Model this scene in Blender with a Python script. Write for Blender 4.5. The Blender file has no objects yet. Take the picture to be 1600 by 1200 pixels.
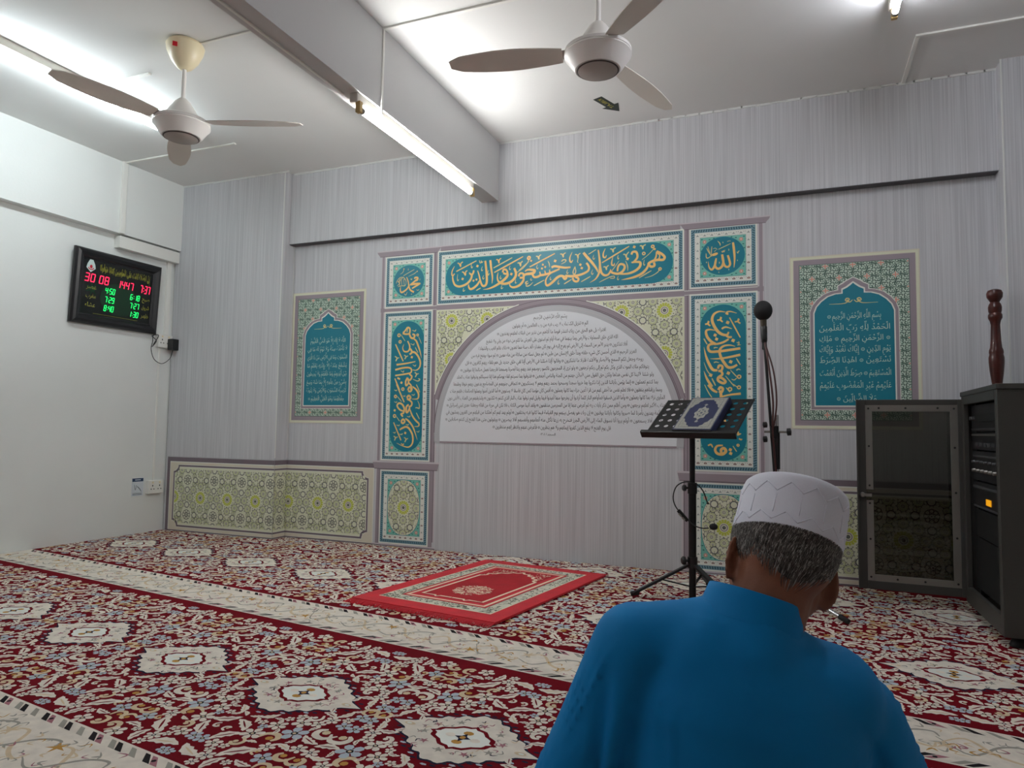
import bpy, bmesh, math, random, unicodedata
from mathutils import Vector, Matrix, noise
random.seed(7)
SC = bpy.context.scene
COL = SC.collection
PI = math.pi

# ------------------------------------------------------------------ camera
CX, CY, CZ = 4.71167, -4.38390, 0.83620
FPX, YAW, PITCH, ROLL = 1097.66, -0.382088, 0.065735, 0.014817
_cy, _sy, _cp, _sp = math.cos(YAW), math.sin(YAW), math.cos(PITCH), math.sin(PITCH)
_fw = Vector((_sy*_cp, _cy*_cp, _sp)); _rt = Vector((_cy, -_sy, 0)); _up = _rt.cross(_fw)
_r2 = _rt*math.cos(ROLL) + _up*math.sin(ROLL); _u2 = _up*math.cos(ROLL) - _rt*math.sin(ROLL)
cam = bpy.data.cameras.new('camera'); cam.sensor_width = 36; cam.sensor_fit = 'HORIZONTAL'
cam.lens = FPX/1600*36; cam.clip_start = 0.05
camo = bpy.data.objects.new('camera', cam); COL.objects.link(camo)
camo.matrix_world = Matrix(((_r2.x, _u2.x, -_fw.x, CX), (_r2.y, _u2.y, -_fw.y, CY), (_r2.z, _u2.z, -_fw.z, CZ), (0, 0, 0, 1)))
SC.camera = camo

# ------------------------------------------------------------------ world and exposure
wd = bpy.data.worlds.new('world'); SC.world = wd; wd.use_nodes = True
wd.node_tree.nodes['Background'].inputs[0].default_value = (0.05, 0.05, 0.055, 1)
wd.node_tree.nodes['Background'].inputs[1].default_value = 1.0
vs = SC.view_settings
vs.view_transform = 'Standard'; vs.look = 'None'; vs.gamma = 1.0; vs.use_curve_mapping = False
vs.exposure = 0.0
TUBE_POWER = 96.0          # emission of a fluorescent tube
SC.cycles.max_bounces = 10; SC.cycles.diffuse_bounces = 6

# ------------------------------------------------------------------ materials
def lin(c):
    return tuple(((v/255)/12.92 if v/255 <= .04045 else ((v/255+.055)/1.055)**2.4) for v in c)
MATS = {}
def mat(name, rgb, rough=.6, metal=0., var=0., vscale=12., bump=0., bscale=300., emit=None, estr=1., spec=.5, alpha=None, sheen=0.):
    m = bpy.data.materials.new(name); m.use_nodes = True
    nt = m.node_tree; b = nt.nodes['Principled BSDF']; col = lin(rgb)+(1,)
    b.inputs['Base Color'].default_value = col
    b.inputs['Roughness'].default_value = rough; b.inputs['Metallic'].default_value = metal
    b.inputs['Specular IOR Level'].default_value = spec
    if sheen: b.inputs['Sheen Weight'].default_value = sheen
    tc = nt.nodes.new('ShaderNodeTexCoord')
    if var:
        n = nt.nodes.new('ShaderNodeTexNoise'); n.inputs['Scale'].default_value = vscale; n.inputs['Detail'].default_value = 4
        nt.links.new(tc.outputs['Object'], n.inputs['Vector'])
        r = nt.nodes.new('ShaderNodeMapRange'); r.inputs[1].default_value = .3; r.inputs[2].default_value = .7
        r.inputs[3].default_value = 1-var; r.inputs[4].default_value = 1+var
        nt.links.new(n.outputs['Fac'], r.inputs[0])
        h = nt.nodes.new('ShaderNodeHueSaturation'); h.inputs['Color'].default_value = col
        nt.links.new(r.outputs[0], h.inputs['Value']); nt.links.new(h.outputs[0], b.inputs['Base Color'])
    if bump:
        n = nt.nodes.new('ShaderNodeTexNoise'); n.inputs['Scale'].default_value = bscale; n.inputs['Detail'].default_value = 3
        nt.links.new(tc.outputs['Object'], n.inputs['Vector'])
        bp = nt.nodes.new('ShaderNodeBump'); bp.inputs['Strength'].default_value = bump; bp.inputs['Distance'].default_value = .004
        nt.links.new(n.outputs['Fac'], bp.inputs['Height']); nt.links.new(bp.outputs[0], b.inputs['Normal'])
    if emit:
        b.inputs['Emission Color'].default_value = lin(emit)+(1,); b.inputs['Emission Strength'].default_value = estr
    MATS[name] = m
    return m

def wallpaper(name, c0, c1, rough=.5):
    """fine vertical thread stripes, as printed on the vinyl wall covering"""
    m = bpy.data.materials.new(name); m.use_nodes = True; nt = m.node_tree; N = nt.nodes; L = nt.links
    b = N['Principled BSDF']; b.inputs['Roughness'].default_value = rough
    tc = N.new('ShaderNodeTexCoord'); sp = N.new('ShaderNodeSeparateXYZ'); L.new(tc.outputs['Object'], sp.inputs[0])
    ad = N.new('ShaderNodeMath'); ad.operation = 'ADD'; L.new(sp.outputs[0], ad.inputs[0]); L.new(sp.outputs[1], ad.inputs[1])
    fac = []
    for sx, sz in ((150., 1.2), (38., .5)):
        mx = N.new('ShaderNodeMath'); mx.operation = 'MULTIPLY'; mx.inputs[1].default_value = sx; L.new(ad.outputs[0], mx.inputs[0])
        mz = N.new('ShaderNodeMath'); mz.operation = 'MULTIPLY'; mz.inputs[1].default_value = sz; L.new(sp.outputs[2], mz.inputs[0])
        cb = N.new('ShaderNodeCombineXYZ'); L.new(mx.outputs[0], cb.inputs[0]); L.new(mz.outputs[0], cb.inputs[1])
        n = N.new('ShaderNodeTexNoise'); n.inputs['Scale'].default_value = 1; n.inputs['Detail'].default_value = 2
        L.new(cb.outputs[0], n.inputs['Vector']); fac.append(n)
    av = N.new('ShaderNodeMix'); av.data_type = 'FLOAT'; av.inputs[0].default_value = .25
    L.new(fac[0].outputs['Fac'], av.inputs[2]); L.new(fac[1].outputs['Fac'], av.inputs[3])
    r = N.new('ShaderNodeValToRGB'); r.color_ramp.elements[0].position = .36; r.color_ramp.elements[1].position = .6
    r.color_ramp.elements[0].color = lin(c0)+(1,); r.color_ramp.elements[1].color = lin(c1)+(1,)
    L.new(av.outputs[0], r.inputs[0]); L.new(r.outputs[0], b.inputs['Base Color'])
    bp = N.new('ShaderNodeBump'); bp.inputs['Strength'].default_value = .12; bp.inputs['Distance'].default_value = .002
    L.new(fac[0].outputs['Fac'], bp.inputs['Height']); L.new(bp.outputs[0], b.inputs['Normal'])
    MATS[name] = m; return m

def smoked(name, tint, gl=.03, rough=.03):
    m = bpy.data.materials.new(name); m.use_nodes = True; nt = m.node_tree; N = nt.nodes
    N.remove(N['Principled BSDF'])
    t = N.new('ShaderNodeBsdfTransparent'); t.inputs[0].default_value = tint+(1,)
    g = N.new('ShaderNodeBsdfGlossy'); g.inputs['Roughness'].default_value = rough; g.inputs[0].default_value = (.9, .9, .9, 1)
    x = N.new('ShaderNodeMixShader'); x.inputs[0].default_value = gl
    nt.links.new(t.outputs[0], x.inputs[1]); nt.links.new(g.outputs[0], x.inputs[2])
    nt.links.new(x.outputs[0], N['Material Output'].inputs[0]); MATS[name] = m; return m

wallpaper('wallpaper', (186, 188, 192), (208, 210, 213))
mat('plaster', (226, 229, 226), .7, var=.02, vscale=2, bump=.12, bscale=60)
mat('ceiling_paint', (226, 227, 225), .75, var=.02, vscale=1.5, bump=.1, bscale=50)
mat('beam_paint', (206, 206, 206), .7, var=.015, vscale=2, bump=.08, bscale=60)
mat('concrete', (120, 118, 115), .8)
mat('white_plastic', (232, 232, 226), .4)
mat('ivory_plastic', (236, 222, 186), .35)
mat('black_plastic', (20, 20, 21), .4)
mat('black_metal', (17, 17, 18), .38, spec=.4)
mat('rubber', (14, 14, 14), .7)
mat('chrome', (205, 205, 208), .22, metal=1.)
mat('aluminium', (146, 144, 138), .4, metal=.85)
mat('rack_grey', (58, 57, 53), .5, var=.03, vscale=6)
mat('rack_dark', (22, 24, 25), .45)
mat('unit_black', (26, 27, 29), .42)
mat('unit_grey', (70, 72, 74), .45)
smoked('smoked_glass', (.34, .335, .31))
mat('dark_wood', (66, 22, 15), .3, var=.25, vscale=18)
mat('amber_led', (240, 170, 30), .4, emit=(255, 170, 20), estr=.6)
mat('red_sticker', (200, 25, 40), .4)
# printed mural inks
mat('ink_white', (232, 235, 226), .45); mat('ink_teal_band', (116, 156, 168), .45); mat('ink_teal_dark', (44, 84, 100), .45)
mat('ink_teal', (14, 124, 144), .42); mat('ink_turquoise', (122, 198, 182), .45); mat('ink_gold', (246, 200, 122), .42)
mat('ink_gold_pale', (226, 206, 140), .42)
mat('ink_mauve', (156, 145, 152), .5); mat('ink_mauve_dark', (118, 106, 114), .5); mat('ink_mauve_light', (204, 198, 202), .5)
mat('ink_grey', (184, 186, 190), .5); mat('ink_paper', (226, 230, 234), .45); mat('ink_black', (52, 52, 56), .5)
mat('ink_lime_ground', (226, 229, 204), .5); mat('ink_sage', (196, 204, 148), .5); mat('ink_lime', (200, 208, 80), .5)
mat('ink_dark', (76, 80, 78), .5); mat('ink_cream', (218, 213, 194), .5); mat('ink_pink', (226, 152, 136), .5); mat('ink_brown', (128, 92, 84), .5)
mat('ink_green', (52, 88, 74), .5); mat('ink_mint', (200, 220, 204), .5); mat('ink_leaf', (40, 110, 110), .5)
# carpet yarns
Y = dict(bump=.7, bscale=700, spec=.1)
mat('yarn_red', (116, 8, 24), .95, var=.12, vscale=9, **Y); mat('yarn_cream', (238, 230, 216), .95, var=.08, vscale=30, **Y)
mat('yarn_sand', (224, 204, 170), .95, var=.08, vscale=30, **Y); mat('yarn_gold', (198, 150, 78), .95, **Y)
mat('yarn_blue', (192, 204, 212), .95, **Y); mat('yarn_navy', (38, 38, 58), .95, **Y); mat('yarn_black', (40, 36, 38), .95, **Y)
mat('yarn_rose', (176, 120, 128), .95, **Y); mat('yarn_grey', (168, 164, 152), .95, **Y)
mat('rug_red', (206, 14, 36), .8, var=.1, vscale=14, bump=.5, bscale=500, sheen=.08); mat('rug_crimson', (172, 8, 26), .85, var=.12, vscale=10, bump=.5, bscale=500)
mat('rug_cream', (242, 222, 194), .9, bump=.5, bscale=500); mat('rug_ivory', (222, 220, 200), .9, bump=.5, bscale=500); mat('rug_olive', (96, 100, 84), .9)

# ------------------------------------------------------------------ mesh builder
OFF = {}
def clip_poly(p, box):
    x0, x1, y0, y1 = box
    for ax, lim, sg in ((0, x0, 1), (0, x1, -1), (1, y0, 1), (1, y1, -1)):
        q = []
        for i in range(len(p)):
            a, b = p[i], p[(i+1) % len(p)]
            da, db = (a[ax]-lim)*sg, (b[ax]-lim)*sg
            if da >= 0: q.append(a)
            if (da > 0 > db) or (da < 0 < db):
                t = da/(da-db); q.append((a[0]+(b[0]-a[0])*t, a[1]+(b[1]-a[1])*t))
        p = q
        if len(p) < 3: return None
    return p
def catmull(P, k=5):
    if len(P) < 3: return [tuple(p) for p in P]
    out = []
    for i in range(len(P)-1):
        p0 = P[i-1] if i else [2*a-b for a, b in zip(P[0], P[1])]
        p1, p2 = P[i], P[i+1]
        p3 = P[i+2] if i+2 < len(P) else [2*a-b for a, b in zip(P[-1], P[-2])]
        for j in range(k):
            t = j/k
            out.append(tuple(.5*(2*b+(c-a)*t+(2*a-5*b+4*c-d)*t*t+(3*b-a-3*c+d)*t**3) for a, b, c, d in zip(p0, p1, p2, p3)))
    out.append(tuple(P[-1])); return out
class Fr:
    def __init__(s, o, ex, ey, n): s.o, s.ex, s.ey, s.n = Vector(o), Vector(ex), Vector(ey), Vector(n)
    def __call__(s, a, b, h=0.): return s.o+s.ex*a+s.ey*b+s.n*h
class MB:
    def __init__(s): s.v, s.f, s.m, s.clip, s.wbox, s.k = [], [], [], None, None, 0
    def add(s, V, F, mi=0):
        k = len(s.v); s.v += [tuple(p) for p in V]; s.f += [tuple(i+k for i in q) for q in F]; s.m += [mi]*len(F); return s
    def obox(s, c, ex, ey, ez, mi=0):
        c, ex, ey, ez = Vector(c), Vector(ex), Vector(ey), Vector(ez)
        V = [c+ex*i+ey*j+ez*k for k in (-1, 1) for j in (-1, 1) for i in (-1, 1)]
        return s.add(V, [(0, 2, 3, 1), (4, 5, 7, 6), (0, 1, 5, 4), (2, 6, 7, 3), (0, 4, 6, 2), (1, 3, 7, 5)], mi)
    def box(s, x0, x1, y0, y1, z0, z1, mi=0):
        return s.obox(((x0+x1)/2, (y0+y1)/2, (z0+z1)/2), (abs(x1-x0)/2, 0, 0), (0, abs(y1-y0)/2, 0), (0, 0, abs(z1-z0)/2), mi)
    def cyl(s, p0, p1, r0, r1=None, n=14, mi=0, caps=True):
        p0, p1 = Vector(p0), Vector(p1); r1 = r0 if r1 is None else r1
        d = (p1-p0).normalized(); a = d.orthogonal().normalized(); b = d.cross(a)
        V = [p+(a*math.cos(2*PI*i/n)+b*math.sin(2*PI*i/n))*r for p, r in ((p0, r0), (p1, r1)) for i in range(n)]
        F = [(i, (i+1) % n, n+(i+1) % n, n+i) for i in range(n)]
        if caps: F += [tuple(range(n))[::-1], tuple(range(n, 2*n))]
        return s.add(V, F, mi)
    def tube(s, path, r, n=8, mi=0, k=6):
        P = [Vector(p) for p in catmull([tuple(p) for p in path], k)]
        R = r if isinstance(r, (list, tuple)) else [r, r]
        V, F = [], []; a = None
        for i, p in enumerate(P):
            d = (P[min(i+1, len(P)-1)]-P[max(i-1, 0)]).normalized()
            a = d.orthogonal().normalized() if a is None else (a-d*a.dot(d)).normalized()
            b = d.cross(a); t = i/(len(P)-1)*(len(R)-1); j = min(int(t), len(R)-2); rr = R[j]+(R[j+1]-R[j])*(t-j)
            V += [p+(a*math.cos(2*PI*q/n)+b*math.sin(2*PI*q/n))*rr for q in range(n)]
        for i in range(len(P)-1):
            F += [(i*n+q, i*n+(q+1) % n, (i+1)*n+(q+1) % n, (i+1)*n+q) for q in range(n)]
        F += [tuple(range(n))[::-1], tuple(range(len(P)*n-n, len(P)*n))]
        return s.add(V, F, mi)
    def lathe(s, c, prof, n=28, mi=0, ax=None, mis=None):
        c = Vector(c); z = Vector(ax).normalized() if ax else Vector((0, 0, 1)); a = z.orthogonal().normalized() if ax else Vector((1, 0, 0)); b = z.cross(a)
        V = [c+z*h+(a*math.cos(2*PI*i/n)+b*math.sin(2*PI*i/n))*max(r, 1e-5) for r, h in prof for i in range(n)]
        k = len(s.v); s.v += [tuple(p) for p in V]
        for j in range(len(prof)-1):
            for i in range(n):
                s.f.append((k+j*n+i, k+j*n+(i+1) % n, k+(j+1)*n+(i+1) % n, k+(j+1)*n+i)); s.m.append(mis[j] if mis else mi)
        s.f.append(tuple(k+i for i in range(n))[::-1]); s.m.append(mis[0] if mis else mi)
        s.f.append(tuple(k+(len(prof)-1)*n+i for i in range(n))); s.m.append(mis[-1] if mis else mi)
        return s
    def ellipsoid(s, c, ax, nu=20, nv=12, mi=0):
        c = Vector(c); A = [Vector(a) for a in ax]
        V = [c-A[2]]; F = []
        for j in range(1, nv):
            t = -PI/2+PI*j/nv
            V += [c+A[2]*math.sin(t)+(A[0]*math.cos(2*PI*i/nu)+A[1]*math.sin(2*PI*i/nu))*math.cos(t) for i in range(nu)]
        V.append(c+A[2]); top = len(V)-1
        F += [(0, 1+(i+1) % nu, 1+i) for i in range(nu)]
        for j in range(nv-2): F += [(1+j*nu+i, 1+j*nu+(i+1) % nu, 1+(j+1)*nu+(i+1) % nu, 1+(j+1)*nu+i) for i in range(nu)]
        F += [(1+(nv-2)*nu+i, 1+(nv-2)*nu+(i+1) % nu, top) for i in range(nu)]
        return s.add(V, F, mi)
    def ball(s, c, r, mi=0, nu=16, nv=10): return s.ellipsoid(c, ((r, 0, 0), (0, r, 0), (0, 0, r)), nu, nv, mi)
    def capsule(s, p0, p1, r0, r1, mi=0):
        s.cyl(p0, p1, r0, r1, 18, mi); s.ball(p0, r0, mi, 18, 12); s.ball(p1, r1, mi, 18, 12); return s
    # flat print in a plane frame
    def flat(s, fr, P, h=0., mi=0):
        if s.clip:
            P = clip_poly(list(P), s.clip)
            if not P: return s
        s.k += 1; h += 2e-6*(s.k % 80)      # inks never share one plane exactly
        V = [fr(a, b, h) for a, b in P]
        if s.wbox:
            z = V[0].z; P = clip_poly([(v.x, v.y) for v in V], s.wbox)
            if not P: return s
            V = [(x, y, z) for x, y in P]
        return s.add(V, [tuple(range(len(V)))], mi)
    def rect(s, fr, x0, x1, y0, y1, h=0., mi=0): return s.flat(fr, [(x0, y0), (x1, y0), (x1, y1), (x0, y1)], h, mi)
    def frame(s, fr, x0, x1, y0, y1, w, h=0., mi=0):
        O = [(x0, y0), (x1, y0), (x1, y1), (x0, y1)]; I = [(x0+w, y0+w), (x1-w, y0+w), (x1-w, y1-w), (x0+w, y1-w)]
        for i in range(4): s.flat(fr, [O[i], O[(i+1) % 4], I[(i+1) % 4], I[i]], h, mi)
        return s
    def disc(s, fr, x, y, r, h=0., mi=0, n=12, ry=None, rot=0.):
        ry = ry or r
        return s.flat(fr, [(x+r*math.cos(2*PI*i/n+rot), y+ry*math.sin(2*PI*i/n+rot)) for i in range(n)], h, mi)
    def ring(s, fr, x, y, r0, r1, h=0., mi=0, n=14, a0=0., a1=2*PI):
        for i in range(n):
            t, u = a0+(a1-a0)*i/n, a0+(a1-a0)*(i+1)/n
            s.flat(fr, [(x+r0*math.cos(t), y+r0*math.sin(t)), (x+r1*math.cos(t), y+r1*math.sin(t)), (x+r1*math.cos(u), y+r1*math.sin(u)), (x+r0*math.cos(u), y+r0*math.sin(u))], h, mi)
        return s
    def star(s, fr, x, y, r0, r1, k, h=0., mi=0, rot=0.):
        return s.flat(fr, [(x+(r1 if i % 2 == 0 else r0)*math.cos(PI*i/k+rot), y+(r1 if i % 2 == 0 else r0)*math.sin(PI*i/k+rot)) for i in range(2*k)], h, mi)
    def stroke(s, fr, P, w, h=0., mi=0, k=5, smooth=True):
        Q = catmull(P, k) if smooth else [tuple(p) for p in P]
        if len(Q) == 2: Q = [tuple(Q[0][i]+(Q[1][i]-Q[0][i])*t/4 for i in (0, 1)) for t in range(5)]
        n = len(Q); V = []
        for i, q in enumerate(Q):
            a, b = Q[max(i-1, 0)], Q[min(i+1, n-1)]
            dx, dy = b[0]-a[0], b[1]-a[1]; l = math.hypot(dx, dy) or 1e-9
            t = i/(n-1); ww = (w[0]*(1-t)*(1-2*t)+w[1]*4*t*(1-t)+w[2]*t*(2*t-1))/2 if len(w) == 3 else w[0]/2
            ww = max(ww, 1e-4); V.append((q, (-dy/l*ww, dx/l*ww)))
        for i in range(n-1):
            (a, u), (b, v) = V[i], V[i+1]
            s.flat(fr, [(a[0]-u[0], a[1]-u[1]), (b[0]-v[0], b[1]-v[1]), (b[0]+v[0], b[1]+v[1]), (a[0]+u[0], a[1]+u[1])], h, mi)
        return s
    def build(s, name, mats, parent=None, smooth=False, bevel=0., loc=None, kind=None, label=None, origin=True):
        if isinstance(mats, str): mats = [mats]
        if parent is not None: off = OFF[parent.name]
        elif loc is not None: off = Vector(loc)
        elif origin and s.v:
            xs, ys, zs = zip(*s.v); off = Vector(((min(xs)+max(xs))/2, (min(ys)+max(ys))/2, min(zs)))
        else: off = Vector((0, 0, 0))
        me = bpy.data.meshes.new(name)
        me.from_pydata([(p[0]-off.x, p[1]-off.y, p[2]-off.z) for p in s.v], [], s.f)
        for m in mats: me.materials.append(MATS[m])
        if len(mats) > 1: me.polygons.foreach_set('material_index', s.m)
        if smooth: me.polygons.foreach_set('use_smooth', [True]*len(s.f))
        me.update()
        o = bpy.data.objects.new(name, me); COL.objects.link(o)
        if parent is not None: o.parent = parent
        else: o.location = off
        OFF[o.name] = off
        if bevel:
            b = o.modifiers.new('bevel', 'BEVEL'); b.width = bevel; b.segments = 2; b.limit_method = 'ANGLE'; b.angle_limit = .7
        if smooth and smooth != 'all':
            es = o.modifiers.new('edges', 'EDGE_SPLIT'); es.split_angle = .65
        if kind: o['kind'] = kind
        if label: o['label'] = label
        return o
def thing(name, label, cat, loc, group=None):
    o = bpy.data.objects.new(name, None); o.empty_display_size = .1; COL.objects.link(o); o.location = loc
    OFF[o.name] = Vector(loc); o['label'] = label; o['category'] = cat
    if group: o['group'] = group
    return o
def tag(o, label, cat, group=None):
    o['label'] = label; o['category'] = cat
    if group: o['group'] = group
    return o
def copy_thing(o, delta, label):
    """a copy of a thing with its parts and sub-parts, moved by delta"""
    def cp(x, par):
        c = x.copy(); COL.objects.link(c); c.parent = par; OFF[c.name] = OFF[x.name]+Vector(delta)
        for ch in KIDS.get(x.name, []): cp(ch, c)
        return c
    KIDS = {}
    for ob in bpy.data.objects:
        if ob.parent: KIDS.setdefault(ob.parent.name, []).append(ob)
    c = cp(o, None); c.location = o.location+Vector(delta); c['label'] = label
    return c

# ------------------------------------------------------------------ lettering
_fc = bpy.data.curves.new('glyph', 'FONT'); _fc.resolution_u = 2; _fo = bpy.data.objects.new('glyph', _fc); COL.objects.link(_fo)
_G = {}
def _mesh(s):
    _fc.body = s; dg = bpy.context.evaluated_depsgraph_get(); dg.update()
    e = _fo.evaluated_get(dg); me = e.to_mesh()
    r = ([(v.co.x, v.co.y) for v in me.vertices], [tuple(p.vertices) for p in me.polygons]); e.to_mesh_clear(); return r
def glyph(ch):
    if ch not in _G:
        if ch == ' ': _G[ch] = ([], [], .26); return _G[ch]
        v, f = _mesh(ch); v2, _ = _mesh(ch+ch)
        adv = (max(p[0] for p in v2)-max(p[0] for p in v)) if v and v2 else .3
        _G[ch] = (v, f, adv)
    return _G[ch]
_FORM, _LIG = {}, {}
for cp in list(range(0xFE80, 0xFEFD)):
    d = unicodedata.decomposition(chr(cp)).split()
    if not d: continue
    if len(d) == 2: _FORM.setdefault(chr(int(d[1], 16)), {})[d[0][1:4]] = chr(cp)
    elif len(d) == 3: _LIG.setdefault(chr(int(d[1], 16))+chr(int(d[2], 16)), {})[d[0][1:4]] = chr(cp)
def shape(s):
    """logical Arabic text -> list of (presentation glyph, marks) from left to right"""
    U = []
    for ch in s:
        if unicodedata.combining(ch):
            if U: U[-1][1].append(ch)
        elif U and U[-1][0]+ch in _LIG: U[-1][0] += ch
        else: U.append([ch, []])
    out = []
    forms = lambda c: _FORM.get(c) or _LIG.get(c)
    for i, (c, mk) in enumerate(U):
        fm = forms(c)
        if not fm: out.append((c, mk)); continue
        p = forms(U[i-1][0]) if i else None; n = forms(U[i+1][0]) if i+1 < len(U) else None
        jp = bool(p and 'ini' in p) and 'fin' in fm; jn = bool(n and 'fin' in n) and 'ini' in fm
        out.append((fm.get('med' if jp and jn else 'fin' if jp else 'ini' if jn else 'iso', fm.get('iso')), mk))
    return out[::-1]
def write(mb, fr, s, x0, x1, y, size, h, mi, shaped=True, fit=True):
    """letter a line between x0 and x1 on baseline y"""
    G = shape(s) if shaped else [(c, []) for c in s]
    W = sum(.62 if c == '\u06dd' else glyph(c)[2] for c, _ in G)
    sx = (x1-x0)/W if fit else size
    x = x0
    for c, mk in G:
        if c == '\u06dd':
            r = .2*size; cx = x+.31*sx; mb.ring(fr, cx, y+.25*size, r*.8, r*1.1, h, mi, 8); mb.disc(fr, cx, y+.25*size, r*.3, h, mi, 5); x += .62*sx; continue
        v, f, adv = glyph(c)
        if v:
            mb.add([fr(x+a*sx, y+b*size, h) for a, b in v], f, mi)
            xs = [a for a, b in v]; ys = [b for a, b in v]; up = max(max(ys), .5)+.06; dn = min(min(ys), 0)-.05
            for m in mk:
                gv, gf, _ = glyph(m)
                if not gv: continue
                gx = [a for a, b in gv]; gy = [b for a, b in gv]; below = m in '\u0650\u064d'
                ox = (min(xs)+max(xs))/2-(min(gx)+max(gx))/2; oy = (dn-max(gy)) if below else (up-min(gy))
                mb.add([fr(x+(a+ox)*sx, y+(b+oy)*size, h) for a, b in gv], gf, mi)
                if below: dn -= .2
                else: up += max(gy)-min(gy)+.05
        x += adv*sx
    return x
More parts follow.
